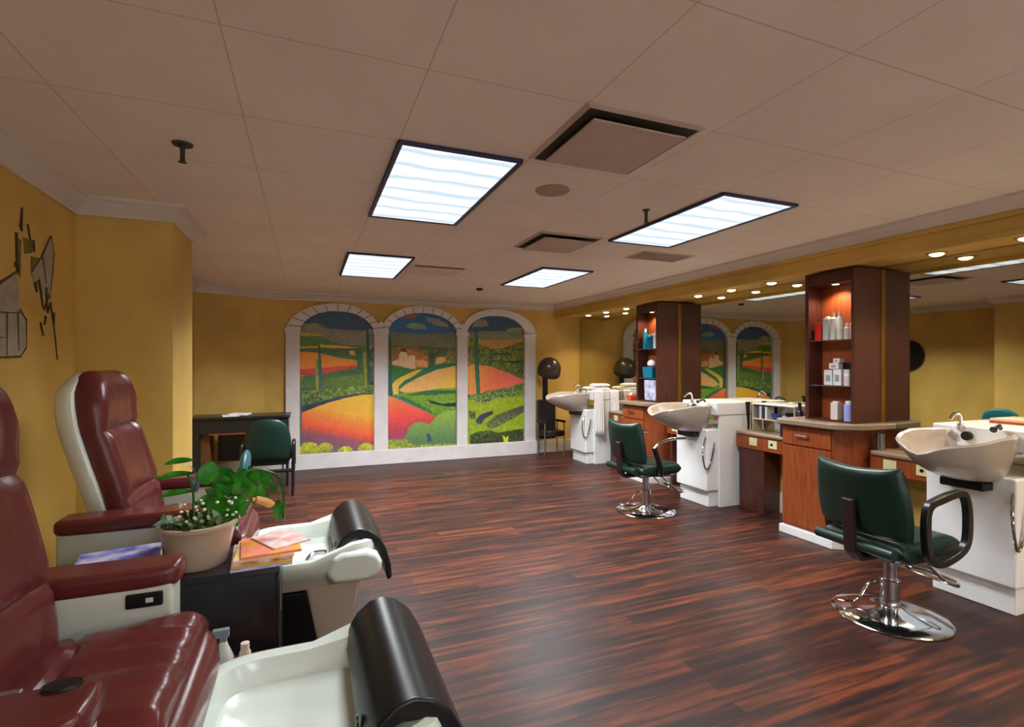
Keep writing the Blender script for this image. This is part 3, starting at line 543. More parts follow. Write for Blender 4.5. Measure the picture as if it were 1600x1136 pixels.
mb = MB(); mb.lathe([(.001, -.03), (.035, -.03), (.045, -.01), (.05, 0)], n=24); tag(mb.build('smoke_detector', VD, loc=(2.2, 6.7, CEIL)), 'tiny dark round smoke detector on the ceiling beyond the light panels', 'smoke detector')
def sprinkler(x, y, label, k=1.):
    t = thing('fire_sprinkler', label, 'sprinkler', (x, y, CEIL), group='ceiling fire sprinklers')
    MB().lathe([(.001, -.010), (.042*k, -.007), (.046*k, 0)], n=20).build('escutcheon', VD, t)
    MB().lathe([(.001, -.085), (.012, -.085), (.010, -.06), (.012, -.01)], n=12).build('nozzle', VD, t)
    MB().lathe([(.001, -.088), (.02, -.088), (.001, -.084)], n=14).build('deflector', VD, t)
sprinkler(-.55, 2.84, 'dark pendant fire sprinkler on the left of the ceiling by the crown moulding')
sprinkler(2.13, 2.88, 'small dark fire sprinkler on the ceiling beside the near right light panel', .55)
dn = thing('recessed_downlight', 'small glowing round downlight under the ochre soffit', 'downlight', (4.38, DOWNY[0], 2.365), group='downlights in a row under the soffit')
MB().lathe([(.050, -.006), (.066, -.006), (.070, 0), (.050, 0)], n=24).build('trim_ring', M['gold'], dn)
MB().lathe([(.001, -.024), (.025, -.021), (.042, -.012), (.05, 0)], n=24).build('lamp_face', mat('warm_bulb', (255, 236, 205), emis=2.2), dn)
for i, y in enumerate(DOWNY[1:]): dup(dn, (4.38, y, 2.365))

# ------------------------------------------------------------------ mirrors
for (a, b), lb in zip([(-2.9, 2.93), (3.28, 5.5), (5.87, 8.11)], ['large frameless wall mirror nearest the camera behind the near shampoo basin',
        'large wall mirror between the two display towers, reflecting the murals', 'large wall mirror at the far end beside the white towels']):
    t = thing('wall_mirror', lb, 'mirror', (4.568, (a+b)/2, .83), group='wall mirrors above the stations'); h = (b-a)/2
    MB().box(-.008, 0, -h, h, 0, 1.53).build('mirror_glass', M['mirror'], t, smooth=False)
    MB().box(-.012, 0, -h, h, -.012, 0).build('edge_channel', M['gold'], t, smooth=False)

# ------------------------------------------------------------------ styling stations
def make_cabinet(label):
    t = thing('station_cabinet', label, 'cabinet', (4.56, 3.205, 0), group='styling station cabinets')
    foot = [(-.50, -.235), (-.36, -.33), (0, -.36), (0, .255), (-.50, .255)]
    MB().prism([(x*.97, y*.97) for x, y in foot], .07, .99).build('body', M['wood'], t, bevel=.004)
    MB().prism([(-.525, -.25), (-.38, -.345), (0, -.375), (0, .262), (-.525, .262)], 0, .072).build('plinth', M['white'], t, bevel=.004)
    ct = [(-.56, -.26), (-.53, -.31), (-.36, -.41), (0, -.44), (0, .30), (-.45, .30), (-.53, .285), (-.56, .25)]
    MB().prism(ct, .992, 1.04).build('countertop', M['counter'], t, bevel=.012, seg=3)
    d = MB().box(-.503, -.485, -.222, .243, .10, .80).build('door', M['wood'], t, bevel=.003)
    MB().box(-.512, -.502, -.215, -.205, .13, .24).build('hinge', M['steel'], d, bevel=.002)
    w = MB().box(-.503, -.485, -.222, .243, .815, .975).build('drawer', M['wood'], t, bevel=.003)
    mb = MB(); mb.tube([(-.53, -.03, .905), (-.53, .09, .905)], .007); mb.tube([(-.53, -.02, .905), (-.5, -.02, .905)], .005); mb.tube([(-.53, .08, .905), (-.5, .08, .905)], .005)
    mb.build('handle', M['steel'], w)
    return t
cab = make_cabinet('near red-brown station cabinet with taupe countertop behind the near green chair')
dup(cab, (4.56, 3.205+2.57, 0), label='far red-brown station cabinet behind the far green chair')
def make_tower(label):
    t = thing('display_tower', label, 'display tower', (4.38, 3.105, 1.042), group='dark wooden display towers')
    h = 1.30
    MB().box(-.18, .17, -.225, -.197, 0, h).build('side_panel', M['darkwood'], t, bevel=.002)
    MB().box(-.18, .17, .19, .225, 0, h).build('side_panel', M['darkwood'], t, bevel=.002)
    MB().box(-.005, .17, -.197, .19, 0, h).build('back_panel', M['orangewood'], t)
    MB().box(-.18, -.005, -.197, .19, 1.19, h).build('top_panel', M['darkwood'], t, bevel=.002)
    MB().box(-.175, -.005, -.197, .19, 0, .012).build('bottom_panel', M['darkwood'], t)
    MB().box(.158, .178, -.232, -.225, 0, h).build('edge_strip', M['gold'], t)
    for z in (.305, .70): MB().box(-.165, -.007, -.195, .188, z-.004, z+.004).build('glass_shelf', M['glass'], t, smooth=False)
    mb = MB()
    MB().lathe([(.001, -.002), (.025, -.002), (.028, .0)], (-.09, 0, 1.19), n=20).build('spot_lamp', mat('warm_bulb', (255, 236, 205)), t)
    return t
tow = make_tower('near dark mahogany display tower with glass shelves of white bottles')
dup(tow, (4.38, 3.105+2.57, 1.042), label='far dark mahogany display tower holding teal bottles')
for y in (3.105, 5.675):
    l = bpy.data.lights.new('tower_lamp', 'SPOT'); l.energy = 4.5; l.spot_size = R(140); l.spot_blend = .6; l.color = (1, .82, .62); l.shadow_soft_size = .02
    o = bpy.data.objects.new('tower_lamp', l); COL.objects.link(o); o.location = (4.27, y, 2.21)

def make_desk(label, y0=2.24, y1=2.835, leg=False):
    H = (y1-y0)/2
    t = thing('styling_desk', label, 'desk', (4.56, (y0+y1)/2, 0), group='low styling desks below the mirrors')
    MB().prism([(-.27, -H+.03), (-.27, H-.03), (-.24, H), (0, H), (0, -H), (-.24, -H)], .79, .825).build('desk_top', M['counter'], t, bevel=.012, seg=3)
    MB().box(-.25, -.01, -H+.01, H-.01, .65, .788).build('apron', M['wood'], t, bevel=.003)
    MB().box(-.235, -.02, H-.36 if leg else H-.10, H-.04 if leg else H-.06, 0, .65).build('leg_panel', M['darkwood'], t, bevel=.003)
    o = MB().box(-.257, -.25, .08, .18, .69, .77).build('outlet_plate', cmat('ivory_plate', (214, 206, 160), .4), t, bevel=.002)
    p = MB().box(-.257, -.25, -.16, -.06, .69, .77).build('outlet_plate', cmat('ivory_plate', (214, 206, 160), .4), t, bevel=.002)
    MB().lathe([(.001, 0), (.014, 0), (.014, .004), (.001, .004)], n=16).build('socket', M['black'], p).matrix_basis = __import__('mathutils').Matrix.Translation((-.26, -.10, .73)) @ __import__('mathutils').Matrix.Rotation(PI/2, 4, 'Y')
    return t
make_desk('low styling desk with outlet plates between near cabinet and near shampoo basin')
make_desk('low styling desk with brown leg panel beside the white basin end panel', 3.51, 4.255, True)
make_desk('low styling desk hidden behind the middle shampoo basin and far chair', 4.815, 5.405)
make_desk('low styling desk between the far cabinet and the far basin', 6.08, 6.78, True)

def make_basin(label):
    t = thing('shampoo_basin', label, 'shampoo basin', (4.56, 4.535, 0), group='white shampoo basin units')
    MB().box(-.60, -.02, -.235, .255, .17, .84).build('pedestal', M['white'], t, bevel=.018, seg=3)
    MB().box(-.56, -.02, -.215, .235, 0, .17).build('kick_base', M['white'], t, bevel=.006)
    MB().box(-.455, -.012, -.268, -.238, 0, .985).build('end_panel', M['white'], t, bevel=.004)
    b = MB().box(-.50, -.012, -.275, .27, .985, 1.125).build('back_ledge', M['white'], t, bevel=.012, seg=3)
    for y, r in ((.14, .022), (.06, .03)):
        k = MB(); k.tube([(-.50, y, 1.06), (-.525, y, 1.06)], r, 16); k.build('control_knob', M['black'] if r > .025 else M['chrome'], b)
    # bowl
    n = 40
    def ring(s, z, rx, ry, cx, cy=0):
        out = []
        for i in range(n):
            a = 2*PI*i/n; ca, sa = math.cos(a), math.sin(a); p = 3.0
            x = cx+rx*math.copysign(abs(ca)**(2/p), ca); y = cy+ry*math.copysign(abs(sa)**(2/p), sa)
            fr = max(0, (cx-x)/rx)                  # 1 at the lip
            y *= 1-.32*fr**2
            zz = z+s*(-.02*fr+.03*(1-fr)) - s*.05*math.exp(-(y/.09)**2)*max(0, fr-.7)/.3
            out.append(Vector((x, y, zz)))
        return out
    outer = [ring(0, .80, .10, .12, -.62), ring(0, .82, .17, .16, -.64), ring(.2, .88, .24, .20, -.70), ring(.5, .96, .30, .235, -.755), ring(.9, 1.03, .335, .25, -.785), ring(1, 1.055, .345, .255, -.79), ring(1, 1.068, .338, .248, -.79)]
    inner = [ring(1, 1.062, .318, .228, -.785), ring(.9, 1.02, .295, .21, -.77), ring(.5, .95, .25, .19, -.73), ring(.1, .89, .17, .14, -.68), ring(0, .875, .05, .05, -.66)]
    MB().rings(outer+inner).build('bowl', mat('basin_taupe', (180, 168, 158), .2, var=.02, coat=.3), t)
    MB().box(-.70, -.48, -.12, .12, .745, .80).build('tilt_bracket', M['black'], t, bevel=.01)
    mb = MB(); mb.tube(smooth_path([(-.50, .1, 1.10), (-.51, .1, 1.19), (-.56, .1, 1.21), (-.62, .1, 1.17)]), .011); mb.tube([(-.50, .1, 1.1), (-.50, .1, 1.135)], .022)
    mb.build('faucet', M['chrome'], t)
    mb = MB(); mb.tube(smooth_path([(-.52, -.12, 1.13), (-.56, -.13, 1.15), (-.64, -.14, 1.13)]), [.012]*12+[.02]); mb.build('spray_head', M['black'], t)
    mb = MB(); mb.tube(smooth_path([(-.55, -.20, .82), (-.66, -.24, .62), (-.63, -.25, .42), (-.56, -.25, .5), (-.52, -.26, .7)]), .009); mb.build('hose', M['chrome'], t)
    return t
bs = make_basin('middle white shampoo basin unit with taupe bowl beside the far green chair')
dup(bs, (4.56, 4.535-2.57, 0), label='near white shampoo basin unit at the right edge beside the near green chair')
dup(bs, (4.56, 4.535+2.57, 0), label='far white shampoo basin unit near the hood dryer, hung with white towels')

# ------------------------------------------------------------------ salon chairs
def make_salon_chair(label, loc, rz, chrome_arm=False):
    # faces +x in its own frame
    t = thing('salon_chair', label, 'salon chair', loc, rz, 'green hydraulic styling chairs')
    b = MB(); b.lathe([(.001, 0), (.30, 0), (.305, .006), (.295, .014), (.20, .028), (.10, .040), (.06, .06), (.001, .062)], n=56); b.build('base', M['chrome'], t)
    c = MB(); c.lathe([(.052, .05), (.052, .22), (.048, .225), (.001, .226)], n=28); c.build('cylinder', M['chrome'], t)
    c = MB(); c.lathe([(.034, .22), (.034, .39), (.001, .39)], n=24); c.build('piston', M['steel'], t)
    c = MB(); c.tube(smooth_path([(-.05, .05, .20), (-.09, .08, .16), (-.12, .11, .07), (-.17, .14, .05), (-.22, .17, .055)]), .008); c.build('pump_lever', M['chrome'], t)
    MB().box(-.16, .16, -.13, .13, .375, .40).build('seat_plate', M['black'], t, bevel=.01)
    s = MB(); s.pillow(lambda u, v: Vector((-.25+.52*v, (-.255+.51*u)*(1-.08*v*v), .465-.012*math.sin(PI*u)*math.sin(PI*v))), lambda u, v: Vector((0, 0, 1)), .066, pu=12, pv=10)
    s.build('seat', M['green'], t)
    # backrest
    def f(u, v):
        y = (-.285+.57*u)*(.80+.20*math.sin(PI*min(1, .25+.6*v)))
        w = abs(2*u-1)
        z = .54+.42*v-(.028*(1-w**2)*v**3)+.0*w
        x = -.255-.07*v+.05*w*w
        return Vector((x, y, z))
    s = MB(); s.pillow(f, lambda u, v: Vector((.98, 0, .18)), .042, pu=9, pv=9); s.build('backrest', M['green'], t)
    s = MB(); s.tube(smooth_path([(-.13, 0, .385), (-.26, 0, .39), (-.318, 0, .45), (-.335, 0, .6), (-.352, 0, .72)]), .022)
    s = MB(); s.prism([(-.12, .37), (-.28, .37), (-.34, .43), (-.365, .74), (-.335, .745), (-.31, .46), (-.27, .40), (-.12, .40)], -.035, .035, 'y')
    s.build('back_bracket', cmat('dark_brown_bracket', (44, 26, 26), .45), t, bevel=.006)
    c = MB(); c.tube([(-.305, -.235, .475), (-.305, .235, .475)], .032, 14); c.build('back_roll', M['green'], t)
    for sy in (-1, 1):
        y = sy*.295; mb = MB()
        pts = [(-.13, y, .48), (-.145, y, .60), (-.13, y, .735), (-.04, y, .775), (.13, y, .80), (.185, y, .75), (.20, y, .62), (.175, y, .50), (.05, y, .44), (-.06, y, .43)]
        path = smooth_path(pts+[pts[0]], 4)[:-1]
        if chrome_arm:
            mb.tube(smooth_path([(-.13, y, .70), (-.06, y, .755), (.08, y, .785), (.26, y, .78)]), .014); mb.build('armrest', M['chrome'], t)
            mb = MB(); mb.tube(smooth_path([(-.02, sy*.25, .42), (-.06, y, .52), (-.13, y, .71)]), [.03]*8+[.026]*5, 12); mb.build('arm_support', M['black'], t)
        else:
            n = len(path); vs = []; fs = []
            cx = sum(p[0] for p in path)/n; cz = sum(p[2] for p in path)/n
            for p in path:
                d = Vector((p[0]-cx, 0, p[2]-cz)).normalized()
                for a, bb in ((.024, .020), (.024, -.020), (-.020, -.020), (-.020, .020)): vs.append(Vector(p)+d*a+Vector((0, bb, 0)))
            for i in range(n):
                j = (i+1) % n
                for k in range(4): fs.append((i*4+k, i*4+(k+1) % 4, j*4+(k+1) % 4, j*4+k))
            mb.add(vs, fs); mb.build('armrest', M['black'], t, bevel=.008, seg=2)
    mb = MB(); mb.tube([(.12, -.1, .37), (.33, -.1, .20)], .010); mb.tube([(.12, .1, .37), (.33, .1, .20)], .010)
    mb.tube(smooth_path([(.33, -.17, .20), (.40, -.12, .195), (.42, 0, .195), (.40, .12, .195), (.33, .17, .20)]), .012); mb.tube([(.33, -.17, .20), (.33, .17, .20)], .012)
    mb.build('footrest', M['chrome'], t)
    return t
make_salon_chair('near dark green salon chair seen from behind on a round chrome base', (3.31, 2.05, 0), R(-3))
make_salon_chair('far dark green salon chair with a curved chrome armrest, side-on before the middle basin', (3.30, 4.47, 0), R(2), True)
# ------------------------------------------------------------------ pedicure spa chairs
def interp(tab, v):
    for (a, x), (b, y) in zip(tab, tab[1:]):
        if v <= b: k = (v-a)/(b-a); k = k*k*(3-2*k) if False else k; return x+(y-x)*k
    return tab[-1][1]
def make_pedicure(label, yc, bdx=0.):
    OX = .5
    t = thing('pedicure_chair', label, 'pedicure chair', (-.5, yc, 0), 0, 'maroon and cream pedicure spa chairs')
    def bx(x0, x1, *r): return (x0+OX, x1+OX)+r
    def P(x, y, z): return Vector((x+OX, y, z))
    MB().box(*bx(-1.05, -.32, -.33, .33, 0, .56)).build('seat_base', M['cream'], t, bevel=.03, seg=3)
    # side arms
    for sy in (-1, 1):
        prof = [(-.98, .40), (-.44, .40), (-.405, .46), (-.405, .835), (-.98, .825)]
        mb = MB(); mb.prism([(x+OX, z) for x, z in prof], sy*.315, sy*.435, 'y')
        a = mb.build('arm_side', M['cream'], t, bevel=.016, seg=3)
        pd = MB(); pd.prism([(q.x, q.y) for q in sel(-.685+OX, sy*.385, .30, .08, 0, 28, 7)], .810, .878)
        pd.build('armrest_pad', M['maroon'], t, bevel=.026, seg=5)
        if sy > 0:
            s = MB().box(*bx(-.53, -.43, .303, .316, .76, .805)).build('control_switch', M['black'], a, bevel=.005)
            MB().box(*bx(-.475, -.455, .300, .304, .776, .79)).build('switch_light', M['white'], s)
        else:
            mb = MB(); mb.lathe([(.001, .0), (.028, 0), (.026, .008), (.001, .009)], (-.46+OX, -.335, .877), n=24, sx=1.3, sy=.8); mb.build('control_knob', M['black'], a)
            MB().box(*bx(-.59, -.53, -.325, -.312, .872, .880)).build('trim_slot', M['steel'], a, bevel=.003)
    # seat cushion
    def wr(u, v): return 1+(.10*math.sin(v*7+30*u+2.5*math.sin(4*v+3*u))+.04*math.sin(61*u+9*v))*max(0, v-.5)-.30*math.exp(-((v-.46-.05*math.sin(PI*u))/.014)**2)
    s = MB(); s.pillow(lambda u, v: P(-.93+.63*v, -.30+.60*u, .635+.055*max(0, v-.25)**1.2+.004*math.sin(9*u)), lambda u, v: Vector((.05, 0, 1)).normalized(), .085, 56, 48, pu=10, pv=14, wr=wr)
    s.build('seat', M['maroon'], t)
    s = MB(); s.pillow(lambda u, v: P(-.325+.025*math.sin(PI*v), -.29+.58*u, .50+.18*v), lambda u, v: Vector((1, 0, .1)).normalized(), .045, 14, 14, pu=9, pv=8)
    s.build('seat_front', M['maroon'], t)
    # back: side profile (x, z) of shell rear, cushion
    cx = [(0, -.80), (.35, -.86), (.7, -.945), (.85, -.975), (1, -.975)]
    def zc(v): return .66+.84*v
    wd_ = [(0, .27), (.5, .27), (.68, .262), (.82, .255), (.93, .22), (1, .165)]
    def nr(u, v): return Vector((.97, 0, .22)).normalized()
    def fb(u, v):
        w = interp(wd_, v); a = 2*u-1
        return P(bdx*(1+1.05*v)+interp(cx, v)-.015*(1-a*a)+.03*abs(a)**3, w*a, zc(v))
    def wrb(u, v):
        a = 2*u-1
        k = 1-.30*math.exp(-((v-.66)/.012)**2)-.25*math.exp(-((v-.28)/.012)**2)
        return k*(1+.35*math.exp(-((v-.84)/.1)**2))*(1-.18*math.exp(-((abs(a)-.62)/.05)**2))+.015*math.sin(a*30)*(v < .6)
    s = MB(); s.pillow(fb, nr, .085, 26, 40, pu=7, pv=12, wr=wrb); s.build('backrest', M['maroon'], t)
    def fs_(u, v):
        w = interp([(0, .26), (.5, .29), (.82, .275), (.93, .225), (1, .15)], v); a = 2*u-1
        return P(bdx*(1+1.05*v)+interp([(0, -.86), (.35, -.93), (.7, -1.02), (.9, -1.045), (1, -1.02)], v)+.04*a**4, w*a, .62+.87*v)
    s = MB(); s.pillow(fs_, nr, .048, 18, 28, pu=8, pv=10); s.build('back_shell', M['cream'], t)
    # foot tub
    n = 44
    def rg(cx_, rx, ry, z, p=5, dz=0):
        def zf(x, y):
            tt = max(0, (x-cx_)/rx); side = abs(y)/ry
            return z+dz*(.035*max(0, tt)**3-.03*(1-abs((x-cx_)/rx)))
        q = sel(cx_+OX, 0, rx, ry, z, n, p)
        def sm(x): x = min(1, max(0, (x-.07)/.15)); return x*x*(3-2*x)
        return [Vector((v.x, v.y, z+dz*.065*sm(v.x-OX))) for v in q]
    out = [rg(.01, .28, .29, .40), rg(.01, .31, .32, .43), rg(.02, .34, .355, .48), rg(.02, .345, .36, .505, dz=1), rg(.02, .338, .352, .53, dz=1), rg(.02, .32, .335, .538, dz=1)]
    inn = [rg(.0, .275, .30, .53, dz=.8), rg(-.01, .262, .285, .51), rg(-.01, .245, .265, .46), rg(-.01, .21, .225, .44), rg(-.01, .08, .08, .436)]
    tub = MB().rings(out+inn).build('foot_tub', M['cream'], t)
    MB().rings([sel(OX+.03, 0, .27, .30, .375, n, 5), sel(OX+.03, 0, .285, .31, .43, n, 5)]).build('tub_skirt', M['beige'], t)
    mb = MB(); mb.prism([(.06+OX, 0), (.21+OX, 0), (.27+OX, .42), (-.02+OX, .42)], -.30, .30, 'y'); mb.build('pedestal', M['beige'], t, bevel=.02, seg=3)
    MB().box(*bx(-.32, .08, -.295, .295, 0, .36)).build('kick_panel', M['black'], t, bevel=.004)
    # footrest roll
    pr = [(.13, .50), (.14, .565), (.17, .615), (.215, .65), (.26, .66), (.31, .645), (.36, .60), (.40, .53), (.425, .44), (.43, .37), (.405, .36), (.39, .45), (.36, .53), (.31, .585), (.24, .605), (.19, .585), (.16, .51)]
    mb = MB(); mb.prism([(x+OX, z) for x, z in pr], -.30, .34, 'y'); mb.build('footrest_roll', M['black'], t, bevel=.01, seg=2)
    mb = MB(); pts = [(.08, .46), (.12, .545), (.17, .565), (.29, .565), (.345, .54), (.37, .49), (.365, .43), (.30, .40), (.12, .41)]
    mb.prism([(x+OX, z) for x, z in pts], -.375, -.30, 'y'); mb.build('tub_end_cap', M['cream'], t, bevel=.03, seg=4)
    mb = MB(); mb.tube(smooth_path([(OX+.0, -.31, .53), (OX+.03, -.28, .55), (OX+.09, -.25, .54)]), .012); mb.build('spout', M['chrome'], t)
    mb = MB(); mb.lathe([(.001, 0), (.02, 0), (.02, .006), (.001, .007)], n=18, sx=1, sy=1); o = mb.build('jet_cover', M['black'], t); o.location = (OX+.13, -.17, .55); o.rotation_euler = (0, R(-90), 0)
    return t
make_pedicure('near maroon pedicure chair with cream foot tub and black roll, bottom left corner', 1.635, .06)
make_pedicure('far maroon pedicure chair with cream shell behind the potted plant', 3.13)

# black side cabinet between them
t = thing('side_cabinet', 'black side cabinet between the two pedicure chairs holding pot and magazines', 'cabinet', (-.62, 2.5, 0))
MB().box(-.60, .50, -.18, .145, .02, .675).build('body', M['blacklam'], t, bevel=.004)
MB().box(-.62, .515, -.195, .155, .675, .70).build('top_board', M['blacklam'], t, bevel=.005)
MB().box(.50, .512, -.17, .135, .04, .66).build('door', M['blacklam'], t, bevel=.003)
MB().tube([(.515, -.14, .50), (.515, -.14, .62)], .004).build('handle', M['steel'], t)
t = thing('low_stand', 'low wooden stand behind the near foot tub carrying the spray bottle', 'stand', (-.18, 2.17, 0))
MB().box(-.30, .34, -.09, .10, .37, .39).build('stand_top', M['orangewood'], t, bevel=.004)
for x in (-.27, .31):
    for y in (-.07, .08): MB().box(x-.014, x+.014, y-.014, y+.014, 0, .37).build('leg', M['orangewood'], t)
t = thing('spray_bottle', 'clear white spray bottle standing behind the near foot tub', 'bottle', (-.285, 2.13, .39))
MB().lathe([(.001, 0), (.034, 0), (.037, .02), (.034, .07), (.016, .115), (.012, .13), (.001, .13)], n=20).build('bottle_body', mat('frosted_plastic', (206, 212, 200), .3, var=.03), t)
mb = MB(); mb.box(-.035, .02, -.011, .011, .145, .175); mb.box(-.012, .012, -.01, .01, .128, .15); mb.box(-.03, -.022, -.006, .006, .11, .15); mb.build('trigger', cmat('grey_trigger', (120, 130, 140)), t, bevel=.003)
mb = MB(); mb.lathe([(.001, 0), (.02, 0), (.02, .07), (.015, .08), (.015, .105), (.001, .108)], n=16)
tag(mb.build('lotion_bottle', cmat('pink_cream', (226, 204, 190)), loc=(-.215, 2.14, .39)), 'small pinkish cream bottle beside the spray bottle', 'bottle')
# potted plant
t = thing('potted_plant', 'taupe ceramic pot with broad green leaves and drooping stem on side cabinet', 'plant', (-.42, 2.47, .70))
MB().lathe([(.001, 0), (.098, 0), (.105, .01), (.128, .12), (.140, .155), (.148, .165), (.148, .178), (.135, .18), (.126, .15), (.001, .15)], n=36).build('pot', M['pot'], t)
MB().lathe([(.001, .158), (.125, .152)], n=24).build('soil', M['soil'], t)
def leaf(mb, base, tip, w, curl=.04, lobes=0, n=8, side=None):
    base, tip = Vv(base), Vv(tip); d = tip-base
    sd = Vv(side).normalized() if side else d.cross(Vector((0, 0, 1))).normalized()
    up = sd.cross(d).normalized()
    if up.z < 0: up = -up
    vs = []; fs = []
    for i in range(n+1):
        s = i/n; wd = w*math.sin(PI*min(1, s*.93+.05))**.7
        if lobes: wd *= .45+.6*(1-(s*lobes*1.6) % 1)
        c = base+d*s+up*curl*math.sin(PI*s)+Vector((0, 0, -curl*1.2*s*s))
        for k in (-1, -.5, 0, .5, 1): vs.append(c+sd*wd*k+up*(-.12*wd*(1-abs(k))))
    for i in range(n):
        for k in range(4): fs.append((i*5+k, i*5+k+1, i*5+5+k+1, i*5+5+k))
    mb.add(vs, fs)
# view direction helper axes of the plant: r = to the photo's right, f = away
rr = Vector((.83, -.55, 0)); ff = Vector((.28, .96, 0)); rr = Vector((.96, .27, 0)); ff = Vector((-.17, .98, 0))
def Q(a, b, z): return rr*a+ff*b+Vector((0, 0, z))
mb = MB(); UP = Vector((0, -.25, 1))
for (a0, z0, a1, z1, w, lob) in ((.00, .24, .13, .33, .045, 2), (.05, .30, .20, .34, .05, 2.5), (.10, .34, .28, .345, .042, 2.5), (.12, .30, .27, .25, .05, 2), (.02, .33, .05, .44, .034, 0),
        (.08, .26, .14, .16, .05, 2), (.13, .29, .17, .18, .052, 2), (.05, .28, .07, .18, .035, 1), (.20, .33, .31, .27, .03, 1.5), (.06, .32, .12, .40, .04, 1)):
    b0 = Q(a0, random.uniform(-.02, .05), z0); e0 = Q(a1, random.uniform(-.06, .04), z1); d0 = (e0-b0).normalized()
    leaf(mb, b0, e0, w*1.1, .015, lob, 26, side=d0.cross(Vector((0, 1, .25))))
for a, z in ((-.12, .44), (-.15, .385), (-.14, .31)):
    b0 = Q(-.02, .03, z-.01); e0 = Q(a, .0, z); leaf(mb, b0, e0, .014, .01, 0, 8, side=(0, -.3, 1))
mb.build('foliage', M['leaf'], t)
mb = MB(); 
for k in range(46):
    a = random.uniform(0, 2*PI); r = random.uniform(.02, .13); b_ = Vector((r*math.cos(a), r*math.sin(a), .15)); e = b_+Vector((random.uniform(-.05, .05), random.uniform(-.05, .05), random.uniform(.02, .09)))
    leaf(mb, b_, e, random.uniform(.010, .022), .01)
mb.build('low_foliage', mat('olive_leaf', (92, 112, 34), .5, rgb2=(50, 84, 26), scale=30), t)
mb = MB(); leaf(mb, Q(-.10, -.04, .16), Q(-.155, -.05, .235), .035, .03, 0, 10); mb.build('pale_leaf', M['leafpale'], t)
mb = MB(); leaf(mb, Q(-.02, 0, .3), Q(-.055, .0, .46), .032, .03); mb.build('pale_leaf', M['leafpale'], t)
mb = MB(); leaf(mb, Q(-.01, 0, .3), Q(-.04, -.04, .40), .02, .02); mb.build('pale_leaf', M['leafpale'], t)
mb = MB(); leaf(mb, Q(.26, -.02, .36), Q(.335, -.02, .25), .026, .03); mb.build('pale_leaf', M['leafpale'], t)
mb = MB(); mb.tube(smooth_path([Q(.05, 0, .17), Q(.10, 0, .30), Q(.2, -.02, .37), Q(.30, -.03, .33), Q(.33, -.03, .24), Q(.325, -.03, .14)]), .006); mb.tube(smooth_path([Q(-.02, 0, .16), Q(-.02, 0, .3), Q(-.04, .01, .38)]), .005)
mb.tube(smooth_path([Q(.05, 0, .17), Q(.06, 0, .3), Q(.09, .01, .36)]), .005); mb.build('stem', mat('plant_stem', (60, 110, 40), .5), t)
mb = MB(); leaf(mb, Q(.30, -.03, .24), Q(.335, -.04, .12), .022, .01); leaf(mb, Q(.31, -.02, .22), Q(.30, -.05, .15), .02, .01); mb.build('hanging_leaf', M['leaf'], t)
mb = MB(); mb.tube(smooth_path([Q(.20, -.04, .245), Q(.235, -.04, .235), Q(.27, -.04, .215), Q(.28, -.04, .205)]), [.008]*3+[.016]*5+[.018]*5+[.016]*5+[.006]); mb.build('bud', M['bud'], t)
mb = MB()
for k in range(26):
    c = Q(random.uniform(-.08, .14), random.uniform(-.08, .02), random.uniform(.185, .27)); mb.lathe([(.001, -.006), (.007, -.002), (.006, .004), (.001, .006)], c, n=8)
mb.build('blossom', M['petal'], t)
# magazines
def mag(x, y, z, rz, w, d, c, label, grp, h=.006, c2=None):
    t = thing('magazine', label, 'magazine', (x, y, z), rz, grp)
    MB().box(-w/2, w/2, -d/2, d/2, 0, h).build('pages', M['white_matt'], t)
    mb = MB(); mb.box(-w/2-.001, w/2+.001, -d/2-.001, d/2+.001, h, h+.0012); mb.box(-w/2-.001, w/2+.001, -d/2-.0025, -d/2-.001, 0, h+.0012)
    mb.build('cover', mat('cover_%s' % c2, c[0], .3, rgb2=c[1], scale=14), t)
zz = .70
for k, (cc, dx, rz, nm) in enumerate([(((150, 150, 220), (200, 190, 230)), 0, .05, 'lavender'), (((230, 190, 60), (200, 160, 60)), .01, -.02, 'yellow'), (((230, 226, 230), (190, 60, 50)), .0, .07, 'red'),
        (((236, 220, 224), (240, 200, 80)), .012, .02, 'pinkwhite'), (((240, 170, 30), (236, 130, 130)), .03, .1, 'orange')]):
    mag(-.178+dx, 2.44+.004*k, zz, rz, .225, .25, cc, ['lavender-covered magazine, bottom of the stack right of the plant pot', 'yellow magazine second from the bottom right of the plant pot', 'white and red magazine in the middle of the stack right of the pot',
        'pale pink magazine second from the top right of the plant pot', 'orange and pink magazine on top of the stack right of the plant pot'][k], 'magazines stacked right of the plant pot', .009, nm); zz += .0105
mag(-.11, 2.50, zz, .5, .16, .22, ((238, 150, 140), (240, 225, 225)), 'pink and white magazine lying askew beside the far foot tub', 'magazines stacked right of the plant pot', .005, 'pink')
zz = .70
for k, (cc, rz, nm) in enumerate([(((196, 190, 90), (150, 140, 70)), .15, 'olive'), (((224, 220, 232), (90, 90, 180)), -.1, 'blue'), (((90, 90, 190), (220, 216, 236)), .2, 'indigo')]):
    mag(-.74+.02*k, 2.50, zz, rz, .27, .20, cc, ['olive magazine at the bottom of the pile left of the pot', 'white and blue magazine in the middle of the pile left of the pot', 'indigo and white magazine on top of the pile left of the pot'][k], 'magazines piled left of the plant pot', .019, nm); zz += .021

